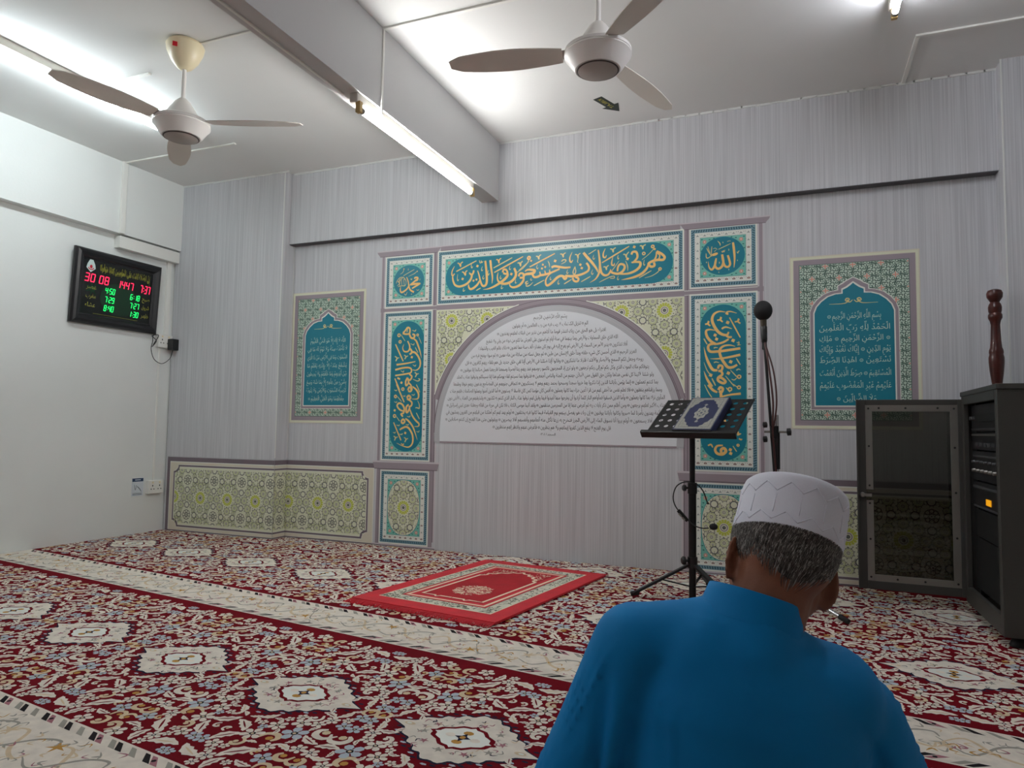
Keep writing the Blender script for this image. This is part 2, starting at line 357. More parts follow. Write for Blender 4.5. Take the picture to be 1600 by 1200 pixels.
INK = {
'top': '''134,157,102:26392,19215 26342,18902 26153,18638 25854,18451 25421,18367 25090,18500 24938,18797 24878,19101
32,103,79:25016,19831 24847,19523 24821,19285 24899,19159 25041,19309
47,133,117:26183,19309 26236,19226 26380,19137 26494,19287 26525,19443
d94:25671,18888 26798,19719 29351,18977
d78:26518,18712 26744,18776
78,86,62:25169,19452 26718,20101
79,87,71:25253,20034 25385,19996 25499,19776 25517,19994 25667,20102
78,86,71:25617,19389 25749,19339 25883,19131 25900,19369 26028,19459
23,63,31:26343,19931 26324,19774 26371,19612 26455,19725
24,63,31:25292,19252 25255,18975 25303,18773 25388,18887
23,62,31:27183,19671 27115,19479 27147,19359 27231,19431
24,63,31:25772,18246 25732,18070 25777,18008 25884,18100
62,155,147:26817,19402 26939,19058 27055,18618 27210,18313 27421,18319 27531,18587 27488,19295 27389,20049
117,156,55:27011,18699 26803,18398 26507,18180 26272,18136 26151,18321 26157,18459
54,54,54:26940,20104 26986,19942 27072,19936 27078,20073 27136,19931 27219,20023
62,78,47:26747,18008 27085,18164
154,131,39:27770,20059 27843,19505 27947,18872 27926,18424
23,62,31:27656,19362 27595,19209 27641,19010 27723,19161
23,62,31:27302,19033 27220,18882 27265,18761 27347,18873
130,130,130:28708,19131 28767,19321 28953,19307 29060,19106 28938,19017 28750,19089
138,169,15:29060,19106 29064,18873 28820,18618 28491,18407 28077,18200 27659,18070 27257,18036
153,168,38:29550,19380 29678,19062 29642,18756 29359,18466 28949,18338 28574,18401 28362,18610 28316,18885 28374,19154
61,84,61:28012,19492 29395,20108
76,106,68:28080,19175 30192,20122
77,85,69:28211,20064 28338,20035 28425,19813 28442,20027 28586,20133
76,84,68:29791,19710 29934,19680 30019,19481 30036,19691 30157,19778
23,61,31:28586,18945 28526,18793 28569,18693 28651,18785
23,61,31:29259,19556 29200,19386 29243,19286 29324,19358
23,61,30:29685,18599 29647,18409 29681,18330 29750,18383
23,61,31:28680,18278 28621,18088 28664,18008 28766,18098
129,129,129:29887,18778 29965,18965 30169,18970 30293,18808 30173,18681 29970,18676
137,152,46:30254,18714 30217,18448 29937,18159 29530,18051 29282,18163 29216,18398
45,61,68:29760,19056 30164,19297 30484,19619 30602,19840
o98,83:30600,19975
60,68,30:30501,18391 30381,18284 30504,18200 30623,18307
38,68,23:30425,18090 30627,18077 30786,18182
75,188,136:30336,19090 30537,19190 30819,19170 31041,19097 30963,18950 30722,18909 30420,18892 30178,18794
135,150,112:30863,18880 31007,18660 31267,18662 31445,18744 31703,18765 32018,18818 32410,18942 32800,19084
68,98,113:31402,18995 31465,18743
67,97,112:31759,19045 31821,18794
67,97,112:32094,19097 32117,18830
149,149,111:32230,19219 32446,19291 32798,19215 33188,19138 33554,19141
d97:32481,19643
d75:31615,19455 31783,19290 31558,19204
75,97,67:30675,19372 32455,20148
22,67,22:31968,19694 32070,19478 32092,19249
75,83,68:31128,20064 31249,20036 31331,19857 31348,20047 31487,20150
74,82,67:32828,20080 32965,20051 33044,19856 33062,20043 33216,20143
74,81,66:33854,19960 33989,19931 34067,19700 34084,19923 34217,20024
52,59,29:34067,19700 34031,19479 34089,19400
76,84,68:29858,19721 29961,19694 30025,19516 30042,19707 30163,19814
46,61,61:29887,19179 30249,19461 30610,19741
o98,83:30626,20008
d76:30778,19786
74,74,30:32931,19563 33027,19669 33221,19654 33184,19525 32913,19395
23,60,30:31236,19502 31178,19316 31240,19197 31298,19288
23,53,30:30807,18617 30756,18505 30809,18445 30868,18498
22,59,30:33363,19005 33299,18822 33346,18725 33423,18814
22,52,30:32179,18599 32141,18451 32181,18391 32239,18444
22,59,30:32749,18335 32693,18151 32733,18054 32810,18143
22,58,29:35127,19839 35072,19640 35129,19543 35204,19648
22,58,29:35059,18883 34985,18666 35043,18551 35117,18657
22,111,44:33660,20145 33509,19819 33512,19556 33609,19474 33704,19616
149,157,30:33155,18533 32883,18608 32611,18494 32340,18249 32067,18059 31890,18051 31827,18358 31981,18651 32215,18823
148,148,148:33039,18541 33157,18383 33272,18450 33193,18586
66,66,81:33862,19156 33730,18829 33771,18640
66,66,81:33862,19156 33914,18816 33809,18600
148,170,162:33193,18597 33618,18531 34001,18549
125,140,125:33696,18421 33813,18208 34043,18174 34098,18357 33887,18464
161,139,132:34001,18549 34381,18634 34721,18796 34813,19012 34717,19241 34622,19341
d88:34224,19259 34321,19029
161,168,44:34426,20045 34675,19727 35018,19330 35321,18901 35398,18674
87,138,15:35425,20148 35503,19588 35544,19068 35473,18595 35251,18242 34877,18027
51,58,44:34769,19905 35275,20179
52,75,52:30995,18070 31727,18403
52,74,52:33121,18048 33620,18314
51,73,51:34291,18121 34912,18431
22,51,36:35496,18005 36069,18260
61,68,30:30568,18403 30387,18339 30530,18253
38,68,23:30429,18221 30472,18065 30713,18126 30931,18303
72,145,51:35412,20128 35510,19566 35569,18972 35665,18597 35889,18435 36110,18493 36238,18703 36256,18812
136,151,108:36220,18668 36441,18543 36771,18483 37025,18611 37170,18855 37096,19042 36878,19095 36732,18923 36697,18634
36,50,29:36275,18628 36549,18973 36804,19319
128,143,100:37601,19657 37672,19814 37888,19815 37978,19626 37961,19411 37746,19174 37603,19149
93,164,64:37603,19149 37926,19160 38159,19107 38142,18855 37892,18621 37497,18469 37063,18445 36625,18493
d93:37779,20143
92,106,120:39202,19725 39168,19423 39080,19215
141,162,155:39202,19736 39483,19577 39692,19346 39605,19175 39308,19191 39063,19163
70,85,92:39238,19633 39395,19459 39326,19196
156,156,141:39062,19181 38781,19059 38692,18958 38852,18785 39063,18841 39027,19058
107,157,14:38692,18958 38569,18680 38250,18380 37786,18196 37354,18116 36955,18071
35,42,42:38283,19277 38638,19537 38921,19802 39026,19937
o85,78:38955,20068
d71:39079,19896
72,93,65:35679,19277 37454,20214
49,71,49:38090,18121 38870,18533
21,49,49:38464,18096 38888,18192 39239,18382 39379,18550
o77,77:39414,18601
72,79,65:36211,20136 36341,20106 36415,19917 36433,20099 36579,20196
72,79,65:37075,19717 37202,19689 37276,19501 37293,19681 37437,19851
71,78,64:38138,20174 38263,20163 38335,19958 38352,20138 38512,20232
72,80,65:35774,18994 35904,18984 35979,18795 35996,18977 36125,19078
o85,71:38389,19665
22,109,44:35896,20199 35768,19914 35770,19656 35900,19609 35973,19751
22,108,43:36399,19607 36327,19319 36328,19099 36457,19053 36511,19195
21,64,21:37222,19287 37351,18950 37370,18622
d93:37349,19404
22,58,29:36747,19707 36711,19545 36748,19433 36803,19520
21,57,28:38426,19266 38384,19017 38427,18906 38480,18974
22,57,29:36753,18339 36700,18160 36744,18085 36809,18153
22,58,36:35501,18002 35890,18178 36259,18318 36479,18339 36480,18212 36222,18211''',
'left': '''102,120,120:21328,15654 21150,15406 20969,15250
120,129,129:21339,15654 21532,15553 21510,15206 21210,15161 20958,15236
83,83,83:21356,15607 21311,15306
129,147,129:21511,15159 21639,14900 21851,14846 21950,15051 21764,15141
91,128,14:21878,14799 22092,14630 22286,14209 22426,13837 22541,13399
37,120,92:21072,14432 20984,14156 21113,13920 21378,13890 21542,14047 21550,14324 21383,14654
110,147,129:21539,14139 21690,13996 21738,13810 21568,13676
137,128,36:21747,13856 22010,13803 22278,13520 22456,13103 22403,12737 22149,12536 21835,12565
d92:21757,13478 20955,11656
64,110,138:22054,13158 21296,13036 20503,12960
138,119,110:20407,12591 21041,12718 21515,12732 21739,12612 21709,12383 21423,12296 20419,12173
110,128,110:21581,12270 21796,12083 21646,11832 21485,11926
129,129,129:21441,12019 21306,11745 21341,11445 21535,11650 21441,12019
110,119,119:21546,11650 21762,11418 21717,11143
92,111,92:20378,14454 21054,13203
83,111,101:20399,11964 20806,11127
74,83,65:20351,13569 20525,13462 20441,13231 20553,13415 20712,13467
74,83,64:21121,13642 21266,13546 21182,13353 21293,13512 21449,13587
73,82,64:22023,12378 22166,12261 22084,12047 22193,12237 22348,12281
o102,83:20653,15098
o93,83:20758,14619
o73,64:22185,15065
37,55,46:20812,15139 21171,14661
27,46,27:22266,14947 22514,14432
28,64,46:21730,15429 21968,15350 22043,15463
28,64,46:21625,14461 21864,14360 21929,14474
27,64,46:21851,12932 22036,12836 22112,12927
28,64,46:20861,12536 21076,12417 21126,12531
27,73,55:21879,11898 22274,11756 22452,11868 22321,11938
55,64,55:22026,14171 22245,13796
55,64,55:22203,11482 22405,11115
d74:20664,11984 20772,11936
137,137,137:21498,11099 21607,11328 21819,11225 21720,11029 21520,11053
82,137,36:21867,11371 22186,11140 22376,10819 22307,10500 21840,10479
146,146,146:21418,10572 21572,10722 21732,10594 21606,10434 21446,10526
110,128,110:21633,10411 21847,10228 21801,9999 21594,9908
119,146,128:21589,10091 21411,9907 21421,9541 21551,9587 21700,9862
91,127,36:21704,9725 21925,9270 22194,8954 22458,8729 22411,8548 22102,8521
110,138,119:21236,9586 20863,9723 20643,9998 20797,10182 21064,10090 21230,9815 21186,9494 20989,9402 21141,9219
137,137,137:20994,8852 21147,9027 21309,8891 21155,8739 21005,8843
109,127,14:21356,9084 21622,8903 21945,8542 22165,8091 22360,7574
109,136,14:20905,8278 21112,8395 21425,8491 21690,8357 21963,7907 21978,7363 21674,7062 21149,7141 20668,7337
d92:21369,8057 20451,9666
o92,83:21085,11194
o92,83:20490,10667
o101,83:20452,9261
37,55,46:20650,10667 21005,10297
37,55,46:20613,9216 20876,8896
83,110,92:20544,11545 21217,10251
82,101,92:20386,8800 21032,7526
55,64,55:22176,11505 22476,10955
54,64,54:22231,9499 22491,9056
27,82,64:22311,10364 22448,10091 22455,9818 22273,9863 22144,9840
74,83,64:20416,7813 20562,7724 20504,7507 20589,7692 20761,7773
73,82,64:21289,7736 21434,7625 21351,7410 21461,7594 21605,7674
37,91,64:21038,7321 21199,7211 21275,7303
28,65,46:20369,11154 20531,11083 20598,11152
27,64,46:21805,10799 21989,10753 22064,10844
28,64,46:21098,10734 21232,10664 21282,10756
28,65,46:20395,10298 20557,10229 20623,10321
27,64,46:21482,9244 21666,9200 21742,9292
28,64,46:20631,8619 20817,8575 20884,8644
27,64,46:21393,8673 21578,8629 21628,8698
27,63,45:22266,8183 22448,8141 22497,8255
28,64,46:20354,8087 20515,8044 20565,8136
27,64,46:20887,7981 21073,7938 21149,8031''',
'right': '''39,175,87:43347,15676 42975,15729 42669,15572 42560,15234 42690,14836 42923,14485 43201,14304 43433,14295 43527,14461
106,135,106:43317,14299 43525,14146 43709,14154
97,97,29:43347,15613 43477,15543 43417,15658 43626,15697 43993,15582
39,146,156:42736,14590 42407,14652 42204,14561 42264,14216 42499,13914 42779,13734
106,126,97:42779,13734 43199,13842 43524,14025
136,155,146:42733,13784 42404,13721 42318,13528 42449,13304 42871,13293 43428,13350 44186,13448
39,164,126:43890,13577 43568,13660 43198,13599 42997,13362 43056,12972 43240,12628 43469,12333 43745,12328 43998,12467
29,106,144:42448,12865 42869,12855 43426,12914 44184,13063
15,165,126:42073,13584 42189,13043 42353,12599 42586,12205 42866,12151
135,135,135:42890,12248 42960,12440 43146,12388 43098,12147 42912,12102
135,154,135:43052,12148 43144,11905 42911,11715 42910,11521 43187,11373 43326,11468 43142,11663 42957,11714
d97:42735,14296 42818,14049
d106:43469,15037 43777,13934 43632,12653 43490,11971
87,107,87:42856,15196 43043,15237 43090,15381 43052,15212 43182,15084
88,107,88:42148,14982 42314,15024 42362,15169 42323,14999 42455,14870
86,106,86:43876,15053 44059,15094 44106,15237 44068,15069 44196,14943
57,86,67:43577,15334 44190,14098
68,78,68:42074,14100 42263,13750
48,76,48:43954,12853 44180,12463
29,57,57:43606,12162 43971,11748
o96,76:44107,11746
38,57,38:43672,11608 43832,11558 43970,11676
97,106,29:43133,14647 43203,14717 43389,14758 43712,14648
68,68,24:42661,13493 42732,13540 42895,13521
68,68,24:42658,12617 42775,12663 42961,12610
67,67,24:43950,12132 44065,12202 44201,12151
48,48,48:43983,13816 44074,13765 44098,13860 44120,13715 44028,13646 44211,13664
15,58,49:42070,12654 42257,12162 42468,11867
d107:42468,11867
58,77,58:42537,11671 42746,11233
15,136,146:42068,12117 42255,11627 42545,11162
38,57,57:43328,11805 43830,11174
36,63,54:42104,11291 42322,10836 42539,10496
135,153,108:42314,11289 42584,10970 42845,10823
153,153,153:42910,10958 43020,11124 43170,11033 43083,10831 42954,10899
153,162,162:43040,10831 43061,10651 43060,10426
89,107,143:43060,10552 43577,10671 44195,10735
o98,81:43579,11007
45,63,45:43365,11098 43578,10828
o89,71:44092,11114
36,53,45:43752,11319 44007,11115
89,170,143:43154,7646 42831,7603 42709,7377 42829,7157 43130,7120 43324,7303 43218,7478 43054,7385 43066,7185
d98:43581,7398 43601,7177
53,62,53:43731,7623 43941,7296
o62,62:44020,7673
133,106,44:43968,8291 44201,8361
71,89,53:44073,8072 44178,8008 44263,8040
81,99,63:42289,7613 42463,7684 42571,7508
107,116,107:43144,9977 43227,9440 43353,8816 43565,8463 44075,8426
117,135,117:42624,9977 42752,9438 42750,8809 43051,8455''',
'medl': '''118,131,118:21813,19155 21889,19244 22079,19217 22052,19058 21837,18995
118,125,104:22050,19121 21818,18961 21487,18744
28,159,97:21428,18713 21744,18773 22315,18789
90,125,90:22315,18789 21985,18635 21634,18465
76,111,139:21164,19321 21301,18995 21393,18567 21518,18349 21799,18185
77,126,21:21389,18708 21197,18439 20883,18247 20714,18257 20656,18472 20691,18647
21,42,35:20910,19392 21008,19491 21794,19841
21,42,35:21311,19357 21802,19541 22035,19700
21,42,35:20624,19571 20841,19697 20935,19938
d49:22035,19690 20923,19939
35,49,35:21496,19123 21543,19173 21576,19100 21634,19184
28,41,28:22012,18354 22112,18295 22228,18358
28,42,28:21006,18134 21130,18003 21243,18225
21,35,21:22266,19142 22258,19002
21,35,21:21294,19947 21287,19789
21,35,21:21623,18115 21599,17993
35,56,35:20407,18735 20583,18901 20458,19051 20658,19108 20534,19223
35,56,35:20469,18661 20790,18711 21030,18696 21126,18831
35,42,35:20589,18688 20635,19181 20774,19242
35,42,35:20790,18711 20755,19208 20854,19272
35,42,35:20989,18734 20937,19160 21017,19155
35,49,28:21126,18831 21120,19042 20974,19264 20771,19341 20572,19291 20376,19092 20308,18919''',
'medr': '''121,128,28:43803,19914 43858,19440 43889,18898 43852,18361
121,128,121:43498,19145 43582,18850 43625,18594 43529,18439 43358,18470 43256,18658 43196,18952 43163,19226
122,143,64:43173,19207 43230,18768 43153,18485 42946,18355 42781,18476 42747,18733 42817,19018
79,129,14:42817,19018 42775,18730 42670,18448 42531,18331 42392,18505 42341,18854
36,50,28:42951,19552 43673,19853
14,64,18:42901,20084 43039,19908 43055,19761
43,50,36:43140,19427 43191,19351 43243,19455 43277,19362 43336,19484
108,165,72:42586,19218 42777,19275 42915,19319
36,50,36:42257,19683 42361,19455 42551,19148
36,50,36:42571,19766 42535,19477 42551,19148
36,58,29:42221,19357 42238,19100 42360,19072 42517,19187
29,43,29:42327,19787 42396,19525 42465,19337
29,36,22:42640,19614 42779,19639 42882,19540
29,36,22:42708,19426 42813,19527
28,50,28:44027,19318 44077,19224 44111,19330 44179,19360
21,50,14:43211,20002 43221,19910
21,50,14:43552,19538 43561,19411
21,50,14:42999,18786 43009,18658
22,50,14:42237,18844 42247,18752
21,50,14:44051,18831 44060,18741
21,50,14:42962,18173 42979,18099
21,50,14:43545,18312 43555,18221
29,36,21:43469,19980 43571,20025 43674,19998''',
}
# ------------------------------------------------------------------ the room
H = 2.8; XR, YB = 7.4, -7.2
COLY, BEAMY = -.137, -.065
COLX, RCOL = 1.10, 5.73
def struct(name, mb, m, parent=None):
    o = mb.build(name, m, parent, origin=False)
    if parent is None: o['kind'] = 'structure'
    return o
struct('floor', MB().box(-.2, XR+.2, YB-.2, .2, -.16, -.012), 'concrete')
struct('ceiling', MB().box(-.2, XR+.2, YB-.2, .2, H, H+.12), 'ceiling_paint')
struct('wall_back', MB().box(-.2, XR+.2, 0, .2, -.012, H), 'wallpaper')
struct('wall_left', MB().box(-.2, 0, YB-.2, 0, -.012, H), 'plaster')
struct('wall_right', MB().box(XR, XR+.2, YB-.2, 0, -.012, H), 'plaster')
struct('wall_front', MB().box(0, XR, YB-.2, YB, -.012, H), 'plaster')
struct('trim_1', MB().box(0.012, COLX, COLY, 0, -.012, H), 'wallpaper')            # column in the left corner
struct('trim_2', MB().box(RCOL, RCOL+.45, COLY-.03, 0, -.012, H), 'wallpaper')     # column at the right
struct('trim_3', MB().box(COLX, RCOL, BEAMY, 0, 2.246, H), 'wallpaper')            # beam along the back wall
struct('trim_4', MB().box(2.735, 2.857, YB, BEAMY, 2.395, H), 'beam_paint')        # beam across the ceiling
struct('trim_5', MB().box(0, .068, YB, COLY, 2.257, H), 'plaster')                 # beam along the left wall
mb = MB()   # rough plaster bead where the wall covering meets the ceiling
pts = []
rr = random.Random(3)
for i in range(70):
    x = .02+i*(RCOL-.03)/69; y = (COLY if x < COLX else BEAMY)-.002
    mb.obox((x, y, H-.004-rr.random()*.004), (.045, 0, 0), (0, .004, 0), (0, 0, .004+rr.random()*.004))
struct('trim_6', mb, 'plaster')
mb = MB(); mb.box(COLX-.004, COLX+.003, COLY-.002, COLY+.004, .6, H-.01); mb.box(COLX-.002, COLX+.004, -.006, -.001, .6, 2.24); mb.box(RCOL-.005, RCOL+.002, COLY-.033, COLY-.027, .2, H)
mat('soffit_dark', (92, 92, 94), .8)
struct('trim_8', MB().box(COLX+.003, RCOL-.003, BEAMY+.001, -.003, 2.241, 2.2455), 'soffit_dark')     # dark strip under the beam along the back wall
struct('trim_7', mb, 'plaster')     # pale worn edges of the wall covering at the columns

# ------------------------------------------------------------------ carpet
_a = math.atan2(-.150, 1); CU = Vector((math.cos(_a), math.sin(_a), 0)); CV = Vector((-CU.y, CU.x, 0))
CARP = Fr((0, -1.475, 0), CU, CV, (0, 0, .5)); FLOORBOX = (.003, XR-.003, YB+.003, -.003)
carpet = thing('carpet', 'wall-to-wall dark red carpet with cream flowers, diamond medallions and cream bands', 'carpet', (3.7, -3.6, -.012))
MB().box(.001, XR-.001, YB+.001, -.001, -.012, 0).build('field', 'yarn_red', carpet)
def inside(p, m=.0):
    if p.y > -.0-m or p.x < .0+m or p.x > XR-m or p.y < -5.4: return False
    if p.x < COLX+m and p.y > COLY-m: return False
    if p.x > RCOL-m and p.y > COLY-.03-m: return False
    return True
MED_U, MED_V = .225, .15
ROWS = [(-1.852, 2.177, .605, .5185), (-.5425, 2.177, .605, .5185), (.806, .879, .612, .51), (1.737, 5.202, .612, .47)]
R0 = random.Random(11)
def med_outline(su=1., sv=1., n=90):
    out = []
    for i in range(n):
        t = 2*PI*i/n; c, s_ = math.cos(t), math.sin(t)
        k = (1+.045*math.cos(18*t))/((abs(c)/.205)**1.22+(abs(s_)/.158)**1.22)**(1/1.22)
        out.append((k*c*su, k*s_*sv))
    return out
BUILT = set(); nm = 0
for (v0, u0, du, hv) in ROWS:
    k0 = -int(u0/du)-1
    for k in range(k0, 10):
        u = u0+k*du
        w = CARP(u, v0)
        if not inside(w, .10) or w.y < -4.6: continue
        mb = MB(); mb.wbox = FLOORBOX; sh = lambda P: [(u+a, v0+b) for a, b in P]
        BUILT.add((v0, k))
        mb.flat(CARP, sh(med_outline(1.055, 1.055)), .0008, 0)
        for q in range(44):
            a = 2*PI*q/44; kk = (1.10+.05*math.sin(q*2.1))/((abs(math.cos(a))/.205)**1.22+(abs(math.sin(a))/.158)**1.22)**(1/1.22); mb.disc(CARP, u+kk*math.cos(a), v0+kk*math.sin(a), .011, .0009, 0 if q % 3 else 8, 5, .005, a)
        for s_ in (-1, 1):
            lf = lambda g: [(u+s_*(.140-g*.3), v0-.020-g), (u+s_*.185, v0-.022-g), (u+s_*(.236+g*1.5), v0), (u+s_*.185, v0+.022+g), (u+s_*(.140-g*.3), v0+.020+g)]
            mb.flat(CARP, lf(.006), .0010, 0); mb.flat(CARP, lf(0), .0014, 1)
        mb.flat(CARP, sh(med_outline()), .0016, 1)
        for t in range(10):
            a = 2*PI*t/10+.2; mb.star(CARP, u+.118*math.cos(a), v0+.092*math.sin(a), .006, .016, 5, .0021, 2 if t % 2 else 6, a)
        for q in range(46):
            a = 2*PI*R0.random(); rq = .092+.045*R0.random(); px, py = u+rq*1.08*math.cos(a), v0+rq*.86*math.sin(a); b = R0.random()*6.3; l = .008+.008*R0.random()
            mb.stroke(CARP, [(px, py), (px+l*math.cos(b), py+l*math.sin(b)), (px+l*1.5*math.cos(b+.9), py+l*1.5*math.sin(b+.9))], (.001, .0045, .001), .0021, R0.choice((2, 2, 4, 0, 6)), 3)
        sq = [(.104*math.copysign(abs(math.cos(t))**1.5, math.cos(t))*(1+.05*math.cos(12*t)), .076*math.copysign(abs(math.sin(t))**1.5, math.sin(t))*(1+.05*math.cos(12*t))) for t in [2*PI*i/48 for i in range(48)]]
        mb.flat(CARP, sh(sq), .0022, 3)
        mb.flat(CARP, sh([(a*.84, b*.84) for a, b in sq]), .0026, 7)
        for t in range(4):
            a = PI/2*t; mb.disc(CARP, u+.040*math.cos(a), v0+.030*math.sin(a), .016, .003, 5 if t % 2 else 1, 8, .012)
        mb.star(CARP, u, v0, .012, .026, 4, .0034, 0); mb.disc(CARP, u, v0, .009, .0038, 5, 8)
        for s_ in (-1, 1):
            mb.disc(CARP, u+s_*.180, v0, .018, .0026, 4, 10, .009); mb.disc(CARP, u+s_*.183, v0, .009, .003, 7, 8, .005)
        mb.build('medallion', ['yarn_navy', 'yarn_cream', 'yarn_grey', 'yarn_red', 'yarn_sand', 'yarn_gold', 'yarn_rose', 'ink_white', 'yarn_blue'], carpet)
        nm += 1
# bands
def band(v0, v1):
    mb = MB(); mb.wbox = FLOORBOX; R = random.Random(int(v0*100)+50)
    U0, U1 = -.6, 7.8
    def ok(u, v): return inside(CARP(u, v), .0)
    n = 84
    for i in range(n):
        a, b = U0+(U1-U0)*i/n, U0+(U1-U0)*(i+1)/n
        if inside(CARP((a+b)/2, v0), -.06) or inside(CARP((a+b)/2, v1), -.06):
            mb.rect(CARP, a, b, v0, v1, .0009, 0)
    for e, s_ in ((v0, 1), (v1, -1)):
        i = 0; u = U0
        while u < U1:
            a, b = e+s_*.009, e+s_*.042; c = (1, 0, 3, 0, 1, 4, 0, 3)[i % 8]
            if ok(u, a):
                mb.flat(CARP, [(u, a), (u+.020, a), (u+.062, b), (u+.034, b)][::s_], .0014, c)
                if c == 4: mb.disc(CARP, u+.027, (a+b)/2, .007, .0018, 1, 6)
            u += .030; i += 1
    u = U0; i = 0
    while u < U1:
        vm = (v0+v1)/2
        if ok(u, vm):
            o = .045*math.sin(i*PI/2+.6)
            mb.star(CARP, u, vm+o, .010, .034, 5, .0014, 5 if i % 2 else 6, R.random()*3)
            mb.stroke(CARP, [(u-.02, vm+o), (u+.05, vm+.05), (u+.12, vm-.03), (u+.19, vm-.055), (u+.2, vm-.02)], (.003, .012, .004), .0013, 2)
            mb.stroke(CARP, [(u-.02, vm-o), (u+.06, vm-.06), (u+.13, vm+.035), (u+.19, vm+.06), (u+.21, vm+.03)], (.003, .010, .004), .0013, 3)
            for q in range(22):
                a, b = u+R.random()*.22, vm+(R.random()-.5)*.17; th = R.random()*6.3; l = .010+.014*R.random()
                mb.stroke(CARP, [(a, b), (a+l*math.cos(th), b+l*math.sin(th)), (a+l*1.5*math.cos(th+1.1), b+l*1.5*math.sin(th+1.1))], (.001, .004+.004*R.random(), .001), .0015, R.choice((2, 3, 3, 3, 4, 5)), 3)
        u += .22; i += 1
    mb.build('band', ['yarn_cream', 'yarn_black', 'yarn_sand', 'yarn_grey', 'yarn_rose', 'yarn_gold', 'yarn_sand'], carpet)
band(0, .295); band(-1.332, -1.037); band(-2.66, -2.37)
# flowers, leaves and scrolls of the field (one repeat, mirrored)
R = random.Random(21)
QU, QV = .3025, .5185
def in_med(a, b, g):
    return (abs(a) < .15+g and abs(b) < .158+g and abs(a)+abs(b) < .255+g) or (abs(b) < .03+g*.6 and abs(a) < .235+g)
quarter = []
tries = 0
while tries < 9000:
    tries += 1
    a, b = R.random()*QU, R.random()*(QV-.045)
    r = R.choice((.043, .038, .034, .029, .024))*(1. if tries < 2500 else .62)
    im = in_med(a, b, r*.75)
    if im and tries < 5000: continue
    if all((a-q[0])**2+(b-q[1])**2 > ((r+q[2])*.86)**2 for q in quarter) and a > r*.55 and QU-a > r*.55:
        quarter.append((a, b, r, R.random(), im))
def motif(mb, a, b, r, t, rot, mir):
    c = 1 if t > .93 else 2 if t > .80 else 0
    if t < .36:       # five or six petalled flower
        k = 5 if t < .24 else 6; P = []
        for i in range(k*4):
            th = 2*PI*i/(k*4)+rot; rr_ = r*(.60+.46*abs(math.cos(k*(th-rot)/2))**.7); P.append((a+rr_*math.cos(th), b+rr_*math.sin(th)))
        mb.flat(CARP, P, .0010, 3 if .04 < t < .075 else c)
        for i in range(k):
            th = 2*PI*(i+.5)/k+rot; mb.stroke(CARP, [(a+r*.32*math.cos(th), b+r*.32*math.sin(th)), (a+r*.66*math.cos(th), b+r*.66*math.sin(th))], (r*.10,), .0013, 6, 2, False)
        mb.disc(CARP, a, b, r*.30, .0015, 5 if t < .3 else 4, 6); mb.disc(CARP, a, b, r*.15, .0019, 2 if t < .25 else 0, 5)
    elif t < .78:     # lobed leaf
        P = []; n = 9
        for i in range(n):
            q = i/(n-1); w = .40*math.sin(PI*q)**.8*(1.15 if i % 2 else .8); P.append((q*2-1, w))
        for i in range(n-2, 0, -1):
            q = i/(n-1); w = .36*math.sin(PI*q)**.8*(1.1 if i % 2 else .8); P.append((q*2-1, -w))
        C_, S_ = math.cos(rot), math.sin(rot); P = [(a+r*1.30*(x*C_-(y+.3*x*x-.1)*S_), b+r*1.30*(x*S_+(y+.3*x*x-.1)*C_)) for x, y in P]
        if mir: P = P[::-1]
        mb.flat(CARP, P if not mir else P[::-1], .0010, c)
        mb.stroke(CARP, [(a-r*.7*C_, b-r*.7*S_), (a, b), (a+r*.8*C_, b+r*.8*S_)], (r*.05, r*.16, r*.05), .0014, 6 if t < .7 else 2, 2)
    else:             # curled scroll with bud
        P = [(a+r*1.1*math.cos(rot+q*1.05)*(1-.13*q), b+mir*r*1.1*math.sin(rot+q*1.05)*(1-.13*q)) for q in range(5)]
        mb.stroke(CARP, P, (.006, r*.55, .008), .0010, 2 if t > .9 else 0, 3); mb.disc(CARP, a, b, r*.33, .0012, c, 7)
mb = MB(); mb.wbox = FLOORBOX
for (v0, u0, du, hv) in ROWS:
    for k in range(-int(u0/du)-2, 11):
        u = u0+k*du
        for su in (1, -1):
            for sv in (1, -1):
                for (a, b, r, t, im) in quarter:
                    if im and (v0, k) in BUILT: continue
                    uu, vv = u+su*a*du/.605, v0+sv*b*hv/QV
                    p = CARP(uu, vv)
                    if inside(p, -.03) and p.y > -4.2:
                        rot = t*57.; rot = rot if su > 0 else PI-rot; rot = rot if sv > 0 else -rot
                        motif(mb, uu, vv, r, t, rot, su*sv)
mb.build('floral_pattern', ['yarn_cream', 'yarn_gold', 'yarn_sand', 'yarn_blue', 'yarn_navy', 'yarn_black', 'yarn_red'], carpet, kind='stuff')

# ------------------------------------------------------------------ prayer rug
RW, RL = .82, 1.21
RUG = Fr(Vector((2.700, -1.47, 0.004))+CV*.030, CU, CV, (0, 0, 1))
rug = thing('prayer_rug', 'bright red prayer rug with cream border and fringed ends lying on the carpet', 'rug', RUG(RW/2, RL/2, 0))
mb = MB(); n = 14; T = .011
for i in range(n):
    a0, a1 = RW*i/n, RW*(i+1)/n
    P = [RUG(a0, 0, 0), RUG(a1, 0, 0), RUG(a1, RL, 0), RUG(a0, RL, 0)]; Q = [RUG(a0, 0, T), RUG(a1, 0, T), RUG(a1, RL, T), RUG(a0, RL, T)]
    mb.add(P+Q, [(3, 2, 1, 0), (4, 5, 6, 7), (0, 1, 5, 4), (2, 3, 7, 6)]+([(3, 0, 4, 7)] if i == 0 else [])+([(1, 2, 6, 5)] if i == n-1 else []))
mb.build('pile', 'rug_red', rug)
mb = MB(); h = T+.0006
mb.frame(RUG, .085, RW-.085, .10, RL-.075, .006, h, 0)
mb.frame(RUG, .091, RW-.091, .106, RL-.081, .070, h, 1)
